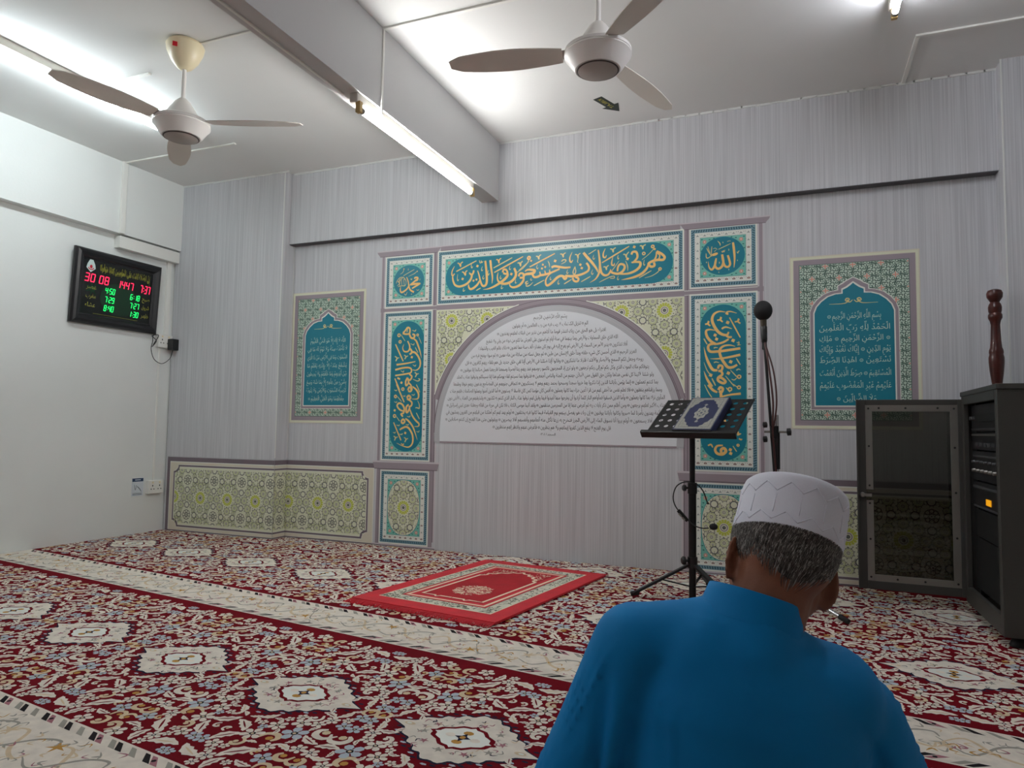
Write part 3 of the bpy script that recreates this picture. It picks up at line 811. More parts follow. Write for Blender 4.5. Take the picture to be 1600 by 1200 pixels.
mb.frame(RUG, .161, RW-.161, .176, RL-.151, .004, h+.0003, 2)
R = random.Random(5)
for q in range(620):
    side = R.random()
    L1, L2 = RW-.182, RL-.187
    t = R.random()*(2*(L1+L2)); d = .097+R.random()*.058
    if t < L1: a, b = .091+t, .106-.091+d
    elif t < 2*L1: a, b = .091+t-L1, RL-.081-(d-.091)
    elif t < 2*L1+L2: a, b = d, .106+t-2*L1
    else: a, b = RW-d, .106+t-2*L1-L2
    th = R.random()*6.3; l = .012
    mb.stroke(RUG, [(a-l*math.cos(th), b-l*math.sin(th)), (a, b+.004), (a+l*math.cos(th+.8), b+l*math.sin(th+.8))], (.002, .0055, .002), h+.0006, 2, 3)
mb.build('floral_border', ['rug_cream', 'rug_ivory', 'rug_olive'], rug)
mb = MB()
mb.rect(RUG, .166, RW-.166, .181, RL-.156, h, 0)
mb.frame(RUG, .178, RW-.178, .195, RL-.168, .016, h+.0003, 1)
mb.frame(RUG, .216, RW-.216, .235, RL-.20, .003, h+.0003, 2)
mb.build('field', ['rug_red', 'rug_cream', 'rug_crimson'], rug)
mb = MB(); c = RW/2; hh = h+.0006
mb.rect(RUG, .224, RW-.224, .243, RL-.208, h+.0004, 0)
for s_ in (-1, 1):      # niche outline: jambs with scalloped arch
    A = [(c+s_*.002, .262), (c+s_*.07, .262), (c+s_*.085, .244), (c+s_*.10, .262), (c+s_*.178, .262), (c+s_*.178, .50), (c+s_*.178, .80)]
    mb.stroke(RUG, A, (.015,), hh, 1, 4, False)
    B = [(c+s_*.178, .79), (c+s_*.150, .815), (c+s_*.155, .85), (c+s_*.118, .865), (c+s_*.112, .90), (c+s_*.07, .91), (c+s_*.055, .945), (c+s_*.02, .95), (c, .985)]
    mb.stroke(RUG, B, (.014,), hh, 1, 4)
    for q in range(130):
        a, b = R.random()*.15, R.random()*.20
        if a < .155*(1-b/.21)-0: continue
        th = R.random()*6.3; a, b = c+s_*(.02+a), .79+b
        if b > RL-.215: continue
        mb.stroke(RUG, [(a, b), (a+.007*math.cos(th), b+.007*math.sin(th)), (a+.010*math.cos(th+1), b+.010*math.sin(th+1))], (.002, .0042, .002), hh+.0002, 1, 2)
mb.build('niche', ['rug_crimson', 'rug_cream'], rug)
mb = MB()
for q in range(300):
    rr_ = math.sqrt(R.random())*.098; th = R.random()*6.3; a, b = c+rr_*math.cos(th), .45+rr_*math.sin(th)*1.05; th = R.random()*6.3
    mb.stroke(RUG, [(a, b), (a+.008*math.cos(th), b+.008*math.sin(th)), (a+.012*math.cos(th+1.2), b+.012*math.sin(th+1.2))], (.002, .0045, .002), hh, 0, 2)
mb.build('rosette', 'rug_cream', rug)
mb = MB()
for e, s_ in ((0, -1), (RL, 1)):
    for i in range(230):
        a = RW*(i+.5)/230; l = .042+R.random()*.02; d = (R.random()-.5)*.012
        mb.tube([RUG(a, e, .007), RUG(a+d*.5, e+s_*l*.5, .006), RUG(a+d, e+s_*l, .001)], .0016, 4, 0, 2)
mb.build('fringe', 'rug_red', rug, kind='stuff')
# ------------------------------------------------------------------ printed mural on the back wall
WALL = Fr((0, 0, 0), (1, 0, 0), (0, 0, 1), (0, -1, 0))
XC = 3.228
mural = thing('mihrab_mural', 'printed mihrab mural with teal and gold calligraphy panels around an arched white text', 'mural', (XC, 0, 0))
INKMAT = ['ink_mauve', 'ink_mauve_dark', 'ink_mauve_light', 'ink_white', 'ink_teal_band', 'ink_teal_dark', 'ink_turquoise', 'ink_teal', 'ink_pink', 'ink_leaf', 'ink_brown', 'ink_dark', 'ink_gold_pale']
def stadium(x0, x1, z0, z1, n=14):
    w, h = x1-x0, z1-z0; r = min(w, h)/2; P = []
    cs = [(x1-r, z1-r, 0), (x0+r, z1-r, PI/2), (x0+r, z0+r, PI), (x1-r, z0+r, 3*PI/2)]
    for cx, cz, a in cs:
        P += [(cx+r*math.cos(a+PI/2*i/n), cz+r*math.sin(a+PI/2*i/n)) for i in range(n+1)]
    Q = [P[0]]
    for p in P[1:]:
        if math.hypot(p[0]-Q[-1][0], p[1]-Q[-1][1]) > 1e-5: Q.append(p)
    if math.hypot(Q[0][0]-Q[-1][0], Q[0][1]-Q[-1][1]) < 1e-5: Q.pop()
    return Q
def sprig(mb, fr, x, z, d, s_, h, brown):
    """small lotus sprig of the floral borders; d = outward direction angle"""
    C_, S_ = math.cos(d), math.sin(d); tr = lambda P: [(x+s_*(a*C_-b*S_), z+s_*(a*S_+b*C_)) for a, b in P]
    k = 10 if brown else 11
    if brown:
        mb.flat(fr, tr([(-.4, -.55), (.1, -.6), (.45, 0), (.1, .6), (-.4, .55)]), h, k); mb.flat(fr, tr([(-.1, -.25), (.2, 0), (-.1, .25)]), h+.0002, 3)
    else:
        mb.flat(fr, tr([(-.35, -.2), (.55, 0), (-.35, .2)]), h, k); mb.flat(fr, tr([(-.45, -.6), (-.1, -.42), (-.3, -.1)]), h, 9); mb.flat(fr, tr([(-.45, .6), (-.3, .1), (-.1, .42)]), h, 9)
    for q in (-1.1, 1.1): mb.flat(fr, tr([(.35, q-.12), (.55, q), (.35, q+.12), (.15, q)]), h, 11)
def panel(name, x0, x1, z0, z1, shape, mb=None):
    mb = MB(); f = WALL
    mb.rect(f, x0, x1, z0, z1, .0016, 3)
    a = .010; mb.rect(f, x0+a, x1-a, z0+a, z1-a, .0020, 4)
    # braid of small diamonds in the teal band
    b0, b1 = .013, .031; d = .0085
    def dia(x, z): mb.flat(f, [(x-d*.62, z), (x, z-d*.42), (x+d*.62, z), (x, z+d*.42)], .0023, 5)
    for row in (.0165, .0215, .0265):
        nx = int((x1-x0-2*row)/.0145); nz = int((z1-z0-2*row)/.0145); o = .5 if row == .0215 else 0
        for i in range(nx):
            for z in (z0+row, z1-row): dia(x0+row+(i+o)*(x1-x0-2*row)/nx, z)
        for i in range(nz):
            for x in (x0+row, x1-row): dia(x, z0+row+(i+o)*(z1-z0-2*row)/nz)
    a = .033; mb.rect(f, x0+a, x1-a, z0+a, z1-a, .0024, 3)
    m = .050; nx = max(2, round((x1-x0-2*m)/.045)); nz = max(2, round((z1-z0-2*m)/.045))
    for i in range(nx+1):
        x = x0+m+(x1-x0-2*m)*i/nx; sprig(mb, f, x, z1-m, PI/2, .0145, .0027, False); sprig(mb, f, x, z0+m, PI/2, .0145, .0027, True)
    for i in range(1, nz):
        z = z0+m+(z1-z0-2*m)*i/nz; sprig(mb, f, x0+m, z, PI/2, .013, .0027, False); sprig(mb, f, x1-m, z, PI/2, .013, .0027, i % 2 == 0)
    a = .0645; mb.rect(f, x0+a, x1-a, z0+a, z1-a, .0026, 9)
    a = .066; mb.rect(f, x0+a, x1-a, z0+a, z1-a, .0029, 6)
    for sx in (0, 1):
        for sz in (0, 1):
            dx, dz = (1 if sx == 0 else -1), (1 if sz == 0 else -1); cx, cz = (x0 if sx == 0 else x1)+dx*(a+.026), (z0 if sz == 0 else z1)+dz*(a+.026)
            mb.star(f, cx, cz, .008, .016, 8, .0033, 8); mb.disc(f, cx, cz, .004, .0036, 3, 6)
            for (ex, ez) in ((.03, -.012), (-.012, .03), (.045, .002), (.002, .045), (-.016, -.016), (.055, -.018), (-.018, .055)):
                mb.disc(f, cx+dx*ex, cz+dz*ez, .0065, .0032, 9, 6, .0035, ex*40)
    sh = shape; mb.flat(f, sh, .0038, 7)
    return mb.build(name, INKMAT, mural)
def inked(parent, key, h=.0044, m='ink_gold', pale=None):
    mb = MB(); g = 1e-4
    for ln in INK[key].splitlines():
        hd, b = ln.split(':'); P = [tuple(float(t)*g for t in q.split(',')) for q in b.split()]
        if hd[0] == 'd':
            r = float(hd[1:])*g*1.05
            for x, z in P: mb.disc(WALL, x, z, r*1.15, h, 0, 4, r*1.15, .35)
        elif hd[0] == 'o':
            r, w = [float(t)*g for t in hd[1:].split(',')]
            for x, z in P: mb.ring(WALL, x, z, max(r-w/2, r*.25), r+w/2, h, 0, 10)
        else:
            w = [float(t)*g for t in hd.split(',')]
            mb.stroke(WALL, P, w, h+(.0004 if max(w) < .008 else 0), 1 if max(w) < .0085 else 0, 5)
    return mb.build('lettering', [m, 'ink_gold_pale'], parent, kind='stuff')
PX0, PX1, PX2 = 1.937, 2.335, 2.366          # pillar panel left, right, inner edge of the pillar
mir = lambda x: 2*XC-x
def circ(cx, cz, rx, rz=None, n=48): return [(cx+rx*math.cos(2*PI*i/n), cz+(rz or rx)*math.sin(2*PI*i/n)) for i in range(n)]
# frame work (mauve mouldings drawn in print)
mb = MB(); f = WALL
for s_ in (0, 1):
    X = (lambda x: x) if s_ == 0 else mir
    def rc(a, b, z0, z1, h, m): mb.rect(f, min(X(a), X(b)), max(X(a), X(b)), z0, z1, h, m)
    rc(1.903, 2.366, .012, 2.10, .0008, 0)                    # pillar ground
    rc(1.903, 1.907, .012, 2.10, .0011, 2); rc(1.927, 1.937, .60, 2.10, .0011, 2); rc(2.345, 2.350, .60, 2.10, .0011, 1)
    rc(1.927, 1.930, .02, .545, .0011, 1)
    rc(2.366, 2.372, .05, 1.06, .0009, 1); rc(2.372, 2.384, .05, .74, .0007, 2)
    rc(1.903, 2.366, 1.683, 1.713, .0013, 0); rc(1.937, 2.366, 1.709, 1.713, .0019, 3); rc(1.937, 2.366, 1.683, 1.686, .0019, 3)
    # cap of the base and its base moulding
    P = [(1.870, .599), (1.872, .589), (1.886, .549), (2.398, .549), (2.408, .589), (2.412, .599)]
    mb.flat(f, [(X(a), b) for a, b in (P if s_ == 0 else P[::-1])][::-1], .0019, 0)
    P = [(1.868, .604), (1.870, .592), (2.410, .592), (2.414, .604)]
    mb.flat(f, [(X(a), b) for a, b in (P if s_ == 0 else P[::-1])][::-1], .0022, 2)
    rc(1.886, 2.398, .545, .549, .0023, 1)
    rc(1.878, 2.390, .008, .016, .0019, 2); rc(1.878, 2.390, .003, .008, .0022, 1)
    # cornice
    P = [(1.862, 2.137), (1.868, 2.120), (1.888, 2.098), (2.368, 2.098), (2.380, 2.115), (2.396, 2.137)]
    mb.flat(f, [(X(a), b) for a, b in (P if s_ == 0 else P[::-1])][::-1], .0019, 0)
    P = [(1.862, 2.139), (1.864, 2.131), (2.394, 2.131), (2.398, 2.139)]
    mb.flat(f, [(X(a), b) for a, b in (P if s_ == 0 else P[::-1])][::-1], .0022, 2)
    rc(1.888, 2.366, 2.094, 2.098, .0022, 1)
mb.rect(f, 2.39, mir(2.39), 2.104, 2.136, .0013, 0); mb.rect(f, 2.39, mir(2.39), 2.133, 2.139, .0016, 2); mb.rect(f, 2.39, mir(2.39), 2.102, 2.105, .0016, 1)
mb.rect(f, PX2, mir(PX2), 1.680, 1.713, .0013, 0)
mb.build('printed_frame', INKMAT, mural)
# calligraphy panels
p = panel('calligraphy_panel', 2.366, mir(2.366), 1.713, 2.103, stadium(2.435, mir(2.435), 1.772, 2.034)); inked(p, 'top')
p = panel('calligraphy_panel', PX0, PX1, .606, 1.683, stadium(2.006, 2.270, .674, 1.610)); inked(p, 'left')
p = panel('calligraphy_panel', mir(PX1), mir(PX0), .606, 1.688, stadium(mir(2.270), mir(2.006), .674, 1.614)); inked(p, 'right')
p = panel('medallion_panel', PX0, PX1, 1.713, 2.093, circ(2.135, 1.903, .126, .116)); inked(p, 'medl')
p = panel('medallion_panel', mir(PX1), mir(PX0), 1.720, 2.100, circ(mir(2.135)-.003, 1.914, .130, .118)); inked(p, 'medr')
# zellige tile print
def flower(mb, fr, x, z, r, h, kind):
    if kind == 'sun':
        mb.disc(fr, x, z, r*1.02, h, 3, 24); mb.ring(fr, x, z, r*.56, r*.90, h+.0002, 0, 24)
        for i in range(16):
            t = 2*PI*i/16+.196; mb.disc(fr, x+r*.88*math.cos(t), z+r*.88*math.sin(t), r*.15, h+.0003, 0, 6, r*.12, t)
        for i in range(16):
            t = 2*PI*i/16; mb.star(fr, x+r*.78*math.cos(t), z+r*.78*math.sin(t), r*.04, r*.10, 2, h+.0004, 3, t); mb.disc(fr, x+r*1.22*math.cos(t), z+r*1.22*math.sin(t), r*.10, h, 2, 4, r*.07, t)
            mb.disc(fr, x+r*1.45*math.cos(t+.2), z+r*1.45*math.sin(t+.2), r*.06, h, 2, 4)
        mb.ring(fr, x, z, r*.34, r*.46, h+.0004, 4, 16); mb.ring(fr, x, z, r*.10, r*.22, h+.0004, 2, 10); mb.disc(fr, x, z, r*.09, h+.0005, 2, 6)
    elif kind == 'knot':
        for i in range(8):
            t = 2*PI*i/8; mb.ring(fr, x+r*.66*math.cos(t), z+r*.66*math.sin(t), r*.22, r*.31, h, 2, 8)
        mb.ring(fr, x, z, r*.86, r*.93, h+.0002, 2, 20); mb.ring(fr, x, z, r*.26, r*.36, h+.0002, 2, 12); mb.disc(fr, x, z, r*.13, h+.0002, 2, 6)
    elif kind == 'ring':
        mb.disc(fr, x, z, r, h, 5, 16); mb.ring(fr, x, z, r*.80, r, h+.0002, 2, 16); mb.disc(fr, x, z, r*.74, h+.0003, 3, 14)
        for i in range(10):
            t = 2*PI*i/10; mb.disc(fr, x+r*1.14*math.cos(t), z+r*1.14*math.sin(t), r*.12, h, 2, 4)
    else:
        for i in range(12):
            t = 2*PI*i/12; mb.disc(fr, x+r*.72*math.cos(t), z+r*.72*math.sin(t), r*.22, h, 1, 5, r*.15, t)
        mb.ring(fr, x, z, r*.93, r*1.03, h+.0002, 2, 16); mb.ring(fr, x, z, r*.50, r*.56, h+.0002, 1, 12); mb.ring(fr, x, z, r*.26, r*.36, h+.0002, 2, 8); mb.disc(fr, x, z, r*.14, h+.0002, 4, 5)
        for i in range(9):
            t = 2*PI*i/9+.3; mb.disc(fr, x+r*1.16*math.cos(t), z+r*1.16*math.sin(t), r*.17, h, 2, 3, None, t)
ZMAT = ['ink_lime', 'ink_sage', 'ink_dark', 'ink_lime_ground', 'ink_mauve', 'ink_grey', 'ink_mauve_dark', 'ink_cream', 'ink_white']
def zellige(mb, fr, box, ox, oz, h, du=.272, dv=.272, drop=None, k=1.):
    """tile print inside box with a sun centred on (ox, oz)"""
    x0, x1, z0, z1 = box; mb.clip = box
    cell = [(0, 0, .049, 'sun'), (.5, .5, .042, 'knot'), (.5+.29, .5, .024, 'ring'), (.5-.29, .5, .024, 'ring'), (.5, .5+.285, .024, 'ring'), (.5, .5-.285, .024, 'ring'),
            (.385, 0, .029, 'f'), (-.385, 0, .029, 'f'), (0, .33, .028, 'f'), (0, -.33, .028, 'f'), (.27, .22, .029, 'f'), (-.27, .22, .029, 'f'), (.27, -.22, .029, 'f'), (-.27, -.22, .029, 'f'),
            (.13, .45, .022, 'f'), (-.13, .45, .022, 'f'), (.24, .38, .018, 'f'), (-.24, .38, .018, 'f'), (.24, -.38, .018, 'f'), (-.24, -.38, .018, 'f')]
    for i in range(int((x0-ox)/du)-2, int((x1-ox)/du)+3):
        for j in range(int((z0-oz)/dv)-2, int((z1-oz)/dv)+3):
            for a, b, r, kd in cell:
                x, z = ox+(i+a)*du, oz+(j+b)*dv
                if x < x0-.06 or x > x1+.06 or z < z0-.06 or z > z1+.06: continue
                if drop and drop(x, z, r*k): continue
                flower(mb, fr, x, z, r*k, h, kd)
    mb.clip = None
# spandrels, arch and text sheet
ACZ = .811
for s_ in (0, 1):
    mb = MB(); x0, x1 = (PX2, XC-.02) if s_ == 0 else (XC+.02, mir(PX2))
    def arcpts(R_, z0):
        a0 = math.asin((z0-ACZ)/R_); return [(a0+(PI/2-a0)*i/24) for i in range(25)]
    A = arcpts(.904, 1.08)
    arc = [(XC+(-1 if s_ == 0 else 1)*.904*math.cos(t), ACZ+.904*math.sin(t)) for t in A]
    for i in range(24):       # cream ground with white edge line, cut to the arch
        (ax, az), (bx, bz) = arc[i], arc[i+1]
        if az > 1.677: continue
        zt = 1.678
        P = [(ax, az), (bx, min(bz, zt)), (bx, zt), (ax, zt)]; mb.flat(WALL, P if s_ == 0 else P[::-1], .0012, 3)
    ex0, ex1 = (PX2, arc[0][0]) if s_ == 0 else (arc[0][0], mir(PX2))
    if ex1-ex0 > 1e-4: mb.rect(WALL, ex0, ex1, 1.08, 1.678, .0012, 3)
    bx = (x0+.012, x1, 1.07, 1.668) if s_ == 0 else (x0, x1-.012, 1.07, 1.668)
    # pattern, centred on a sun near the corner
    ox = (2.487 if s_ == 0 else mir(2.487)); oz = 1.597
    zellige(mb, WALL, bx, ox, oz, .0014, .272, .272, lambda x, z, r: math.hypot(x-XC, z-ACZ) < .888)
    for i in range(24):
        (ax, az), (cx_, cz_) = arc[i], arc[i+1]
        if az < 1.68: mb.stroke(WALL, [(ax, az), (cx_, cz_)], (.008,), .0022, 8, 2, False)
    mb.build('spandrel', ZMAT, mural)
mb = MB(); A0 = math.asin((1.05-ACZ)/.90)
def arcband(r0, r1, a0, a1, h, m, n=48):
    for i in range(n):
        t, u = a0+(a1-a0)*i/n, a0+(a1-a0)*(i+1)/n
        mb.flat(WALL, [(XC+r0*math.cos(t), ACZ+r0*math.sin(t)), (XC+r1*math.cos(t), ACZ+r1*math.sin(t)), (XC+r1*math.cos(u), ACZ+r1*math.sin(u)), (XC+r0*math.cos(u), ACZ+r0*math.sin(u))], h, m)
arcband(.861, .900, A0, PI-A0, .0026, 0); arcband(.858, .864, 0, PI, .0029, 1); arcband(.868, .872, A0, PI-A0, .0029, 1)
arcband(.897, .901, A0, PI-A0, .0029, 1)
arcband(.815, .860, -.075, PI+.075, .0024, 4)
arcband(.838, .8395, 0, PI, .0027, 5)
mb.build('arch_moulding', ['ink_mauve', 'ink_mauve_dark', 'ink_mauve_light', 'ink_white', 'ink_grey', 'ink_mauve_light'], mural)
mb = MB(); R_ = .817; a0 = math.asin((.752-ACZ)/R_)
P = [(XC+R_*math.cos(a0+(PI-2*a0)*i/60), ACZ+R_*math.sin(a0+(PI-2*a0)*i/60)) for i in range(61)]
mb.flat(WALL, P, .0030, 0)
mb.rect(WALL, P[-1][0], P[0][0], .742, .7525, .0033, 1)
sheet = mb.build('text_sheet', ['ink_paper', 'ink_mauve'], mural)
SAJDA = """الم ۝ تنزيل الكتـاب لا ريب فيه من رب العالمين ۝ أم يقولون
افتراه بل هو الحق من ربك لتنذر قوما ما أتاهم من نذير من قبلك لعلهم يهتدون ۝
الله الذي خلق السماوات والأرض وما بينهما في ستة أيام ثم استوى على العرش ما لكم من دونه من ولي ولا شفيع
أفلا تتذكرون ۝ يدبر الأمر من السماء إلى الأرض ثم يعرج إليه في يوم كان مقداره ألف سنة مما تعدون ۝ ذلك عالم الغيب والشهادة
العزيز الرحيم ۝ الذي أحسن كل شيء خلقه وبدأ خلق الإنسان من طين ۝ ثم جعل نسله من سلالة من ماء مهين ۝ ثم سواه ونفخ فيه من
روحه وجعل لكم السمع والأبصار والأفئدة قليلا ما تشكرون ۝ وقالوا أإذا ضللنا في الأرض أإنا لفي خلق جديد بل هم بلقاء ربهم كافرون ۝ قل
يتوفاكم ملك الموت الذي وكل بكم ثم إلى ربكم ترجعون ۝ ولو ترى إذ المجرمون ناكسو رءوسهم عند ربهم ربنا أبصرنا وسمعنا فارجعنا نعمل صالحا إنا موقنون ۝
ولو شئنا لآتينا كل نفس هداها ولكن حق القول مني لأملأن جهنم من الجنة والناس أجمعين ۝ فذوقوا بما نسيتم لقاء يومكم هذا إنا نسيناكم وذوقوا عذاب الخلد
بما كنتم تعملون ۝ إنما يؤمن بآياتنا الذين إذا ذكروا بها خروا سجدا وسبحوا بحمد ربهم وهم لا يستكبرون ۝ تتجافى جنوبهم عن المضاجع يدعون ربهم خوفا وطمعا
ومما رزقناهم ينفقون ۝ فلا تعلم نفس ما أخفي لهم من قرة أعين جزاء بما كانوا يعملون ۝ أفمن كان مؤمنا كمن كان فاسقا لا يستوون ۝ أما الذين آمنوا وعملوا الصالحات فلهم جنات
المأوى نزلا بما كانوا يعملون ۝ وأما الذين فسقوا فمأواهم النار كلما أرادوا أن يخرجوا منها أعيدوا فيها وقيل لهم ذوقوا عذاب النار الذي كنتم به تكذبون ۝ ولنذيقنهم من العذاب الأدنى دون
العذاب الأكبر لعلهم يرجعون ۝ ومن أظلم ممن ذكر بآيات ربه ثم أعرض عنها إنا من المجرمين منتقمون ۝ ولقد آتينا موسى الكتاب فلا تكن في مرية من لقائه وجعلناه هدى لبني إسرائيل ۝
منهم أئمة يهدون بأمرنا لما صبروا وكانوا بآياتنا يوقنون ۝ إن ربك هو يفصل بينهم يوم القيامة فيما كانوا فيه يختلفون ۝ أولم يهد لهم كم أهلكنا من قبلهم من القرون يمشون في
ذلك لآيات أفلا يسمعون ۝ أولم يروا أنا نسوق الماء إلى الأرض الجرز فنخرج به زرعا تأكل منه أنعامهم وأنفسهم أفلا يبصرون ۝ ويقولون متى هذا الفتح إن كنتم صادقين ۝
قل يوم الفتح لا ينفع الذين كفروا إيمانهم ولا هم ينظرون ۝ فأعرض عنهم وانتظر إنهم منتظرون ۝""".splitlines()
mb = MB()
LX = [(2.948, 3.478), (2.836, 3.596), (2.756, 3.675), (2.699, 3.737), (2.644, 3.795), (2.601, 3.838), (2.565, 3.874), (2.536, 3.904), (2.512, 3.931), (2.486, 3.955), (2.470, 3.973), (2.463, 3.985), (2.459, 3.995), (2.455, 4.002), (2.815, 3.632)]
for i, ln in enumerate(SAJDA):
    z = 1.530-i*.0487
    write(mb, WALL, ln, LX[i][0], LX[i][1], z, .034, .0036, 0)
write(mb, WALL, 'بِسْمِ اللَّهِ الرَّحْمَـنِ الرَّحِيمِ', 3.10, 3.335, 1.582, .030, .0036, 0)
write(mb, WALL, 'السجدة ١-٣٠', 3.155, 3.265, .806, .022, .0036, 0)
mb.build('printed_verses', 'ink_black', sheet, kind='stuff')
# lower pillar panels with tiled oval
for s_ in (0, 1):
    x0, x1 = (PX0, PX1) if s_ == 0 else (mir(PX1), mir(PX0))
    cx, cz = (x0+x1)/2, .278
    ov = lambda rx, rz: [(cx+rx*math.copysign(abs(math.cos(t))**.86, math.cos(t)), cz+rz*math.copysign(abs(math.sin(t))**.86, math.sin(t))) for t in [2*PI*i/48 for i in range(48)]]
    p = panel('tile_panel', x0, x1, .017, .540, ov(.132, .196))
    mb = MB(); mb.flat(WALL, ov(.129, .193), .0042, 3)
    rx, rz = .124, .188
    # clip the print to the oval through horizontal strips
    for q in range(24):
        za, zb = cz-rz+2*rz*q/24, cz-rz+2*rz*(q+1)/24; zm = (za+zb)/2-cz
        w = rx*max(0., 1-abs(zm/rz)**2.3)**(1/2.3)
        if w > .01: zellige(mb, WALL, (cx-w, cx+w, za, zb), cx, cz, .0044, .270, .272)
    mb.build('printed_tiles', ZMAT, p, kind='stuff')

# ------------------------------------------------------------------ dado prints
def dado(root, segs, x0, x1, left_end, right_end, lattice):
    """segs: list of (frame, a0, a1); a runs along the wall surface"""
    mb = MB(); pt = MB()
    for (fr, s0, s1, ox) in segs:
        mb.clip = (s0, s1, -1, 3); a, b = x0, x1
        mb.rect(fr, a, b, .003, .586, .0008, 6)                               # mauve ground rail
        mb.rect(fr, a, b, .583, .589, .0011, 5)
        mb.rect(fr, a+(.030 if left_end else 0), b, .006, .549, .0011, 8)
        mb.rect(fr, a+(.036 if left_end else 0), b-(.006 if right_end else 0), .012, .543, .0014, 7)
        mb.rect(fr, a, b, .003, .010, .0017, 6)
        ia, ib = a+(.070 if left_end else -.2), b-(.046 if right_end else -.2)
        n = .050
        def notch(g, h, m):
            P = []
            A, B, C, D = ia+g, ib-g, .036+g, .522-g
            for (cx, cz, t0) in ((A, C, PI/2), (B, C, PI), (B, D, 3*PI/2), (A, D, 0)):
                arcp = [(cx+n*math.cos(t0-PI/2*i/6), cz+n*math.sin(t0-PI/2*i/6)) for i in range(7)]
                P += arcp
            # split the concave outline into convex strips for clipping: centre, left and right
            mb.rect(fr, A+n, B-n, C, D, h, m); mb.rect(fr, A, A+n, C+n, D-n, h, m); mb.rect(fr, B-n, B, C+n, D-n, h, m)
            for (cx, cz, sx, sz) in ((A, C, 1, 1), (B, C, -1, 1), (A, D, 1, -1), (B, D, -1, -1)):
                for i in range(6):
                    t, u = PI/2*i/6, PI/2*(i+1)/6
                    q = [(cx+sx*n*math.cos(t), cz+sz*n*math.sin(t)), (cx+sx*n, cz+sz*n*math.sin(t)), (cx+sx*n, cz+sz*n*math.sin(u)), (cx+sx*n*math.cos(u), cz+sz*n*math.sin(u))]
                    if sx*sz < 0: q = q[::-1]
                    mb.flat(fr, q, h, m)
        notch(-.003, .0016, 8); notch(0, .0018, 6); notch(.013, .0021, 8); notch(.016, .0024, 3)
        mb.clip = None
        za = (max(s0, ia+.03), min(s1, ib-.03), .068, .490)
        if za[1] > za[0]: zellige(pt, fr, za, ox, .271, .0027, lattice, .272)
        e = .052                                          # strips beside the notches
        for zz in ((max(s0, ia+.02), ia+.03), (ib-.03, min(s1, ib-.02))):
            if zz[1] > zz[0] and zz[0] >= s0-1e-6 and zz[1] <= s1+1e-6: zellige(pt, fr, (zz[0], zz[1], .10, .458), ox, .271, .0027, lattice, .272)
    mb.build('printed_frame', ZMAT, root); pt.build('printed_tiles', ZMAT, root, kind='stuff')
dl = thing('dado_print', 'pale green tile-patterned dado print folding round the corner column under the small left verse panel', 'wall print', (.9, COLY, 0))
dd = -COLY
segs = [(Fr((0, COLY, 0), (1, 0, 0), (0, 0, 1), (0, -1, 0)), .013, COLX, .933),
        (Fr((COLX, COLY-COLX, 0), (0, 1, 0), (0, 0, 1), (1, 0, 0)), COLX, COLX+dd, COLX+.068+.136),
        (Fr((-dd, 0, 0), (1, 0, 0), (0, 0, 1), (0, -1, 0)), COLX+dd, 1.886+dd, 1.399+dd)]
dado(dl, segs, .030, 1.886+dd, True, True, .272)
dr = thing('dado_print', 'tile-patterned dado print behind the open glass cabinet door', 'wall print', (5.15, 0, 0))
dado(dr, [(WALL, 4.590, RCOL, 4.985)], 4.570, RCOL+.3, True, False, .272)

# ------------------------------------------------------------------ verse panels
def arabesque(mb, fr, box, hole, ox, oz, c=.0815, h=.0030):
    """mint scrolls on green with pink crosses"""
    mb.clip = box
    x0, x1, z0, z1 = box
    for i in range(int((x0-ox)/c)-2, int((x1-ox)/c)+3):
        for j in range(int((z0-oz)/c)-2, int((z1-oz)/c)+3):
            x, z = ox+i*c, oz+j*c
            if hole(x, z): continue
            pink = (i+j) % 2 == 0
            for q in range(4):
                t = PI/2*q; C_, S_ = math.cos(t), math.sin(t); tr = lambda P: [(x+c*(a*C_-b*S_), z+c*(a*S_+b*C_)) for a, b in P]
                if pink:
                    mb.flat(fr, tr([(0, -.05), (.12, -.03), (.26, 0), (.12, .03), (0, .05)]), h+.0004, 2); mb.flat(fr, tr([(.11, -.03), (.16, -.08), (.21, 0), (.16, .08), (.11, .03)]), h+.0004, 2)
                else:
                    mb.stroke(fr, tr([(.03, .03), (.12, -.03), (.22, .04), (.16, .13)]), (.002, .0050, .002), h, 0, 3)
                mb.stroke(fr, tr([(.14, .16), (.26, .06), (.38, .10), (.36, .22), (.27, .20)]), (.002, .0054, .002), h, 0, 3)
                mb.stroke(fr, tr([(.18, -.16), (.28, -.06), (.42, -.12), (.40, -.26), (.30, -.24)]), (.002, .0054, .002), h, 0, 3)
                mb.stroke(fr, tr([(.24, .34), (.34, .44), (.46, .36), (.42, .28)]), (.002, .0050, .002), h, 0, 3)
                mb.stroke(fr, tr([(.30, .02), (.42, .02), (.50, .10)]), (.002, .0055, .002), h, 0, 3); mb.disc(fr, *tr([(.46, -.02)])[0], .0032, h, 0, 5); mb.disc(fr, *tr([(.20, .26)])[0], .0032, h, 0, 5)
    mb.clip = None
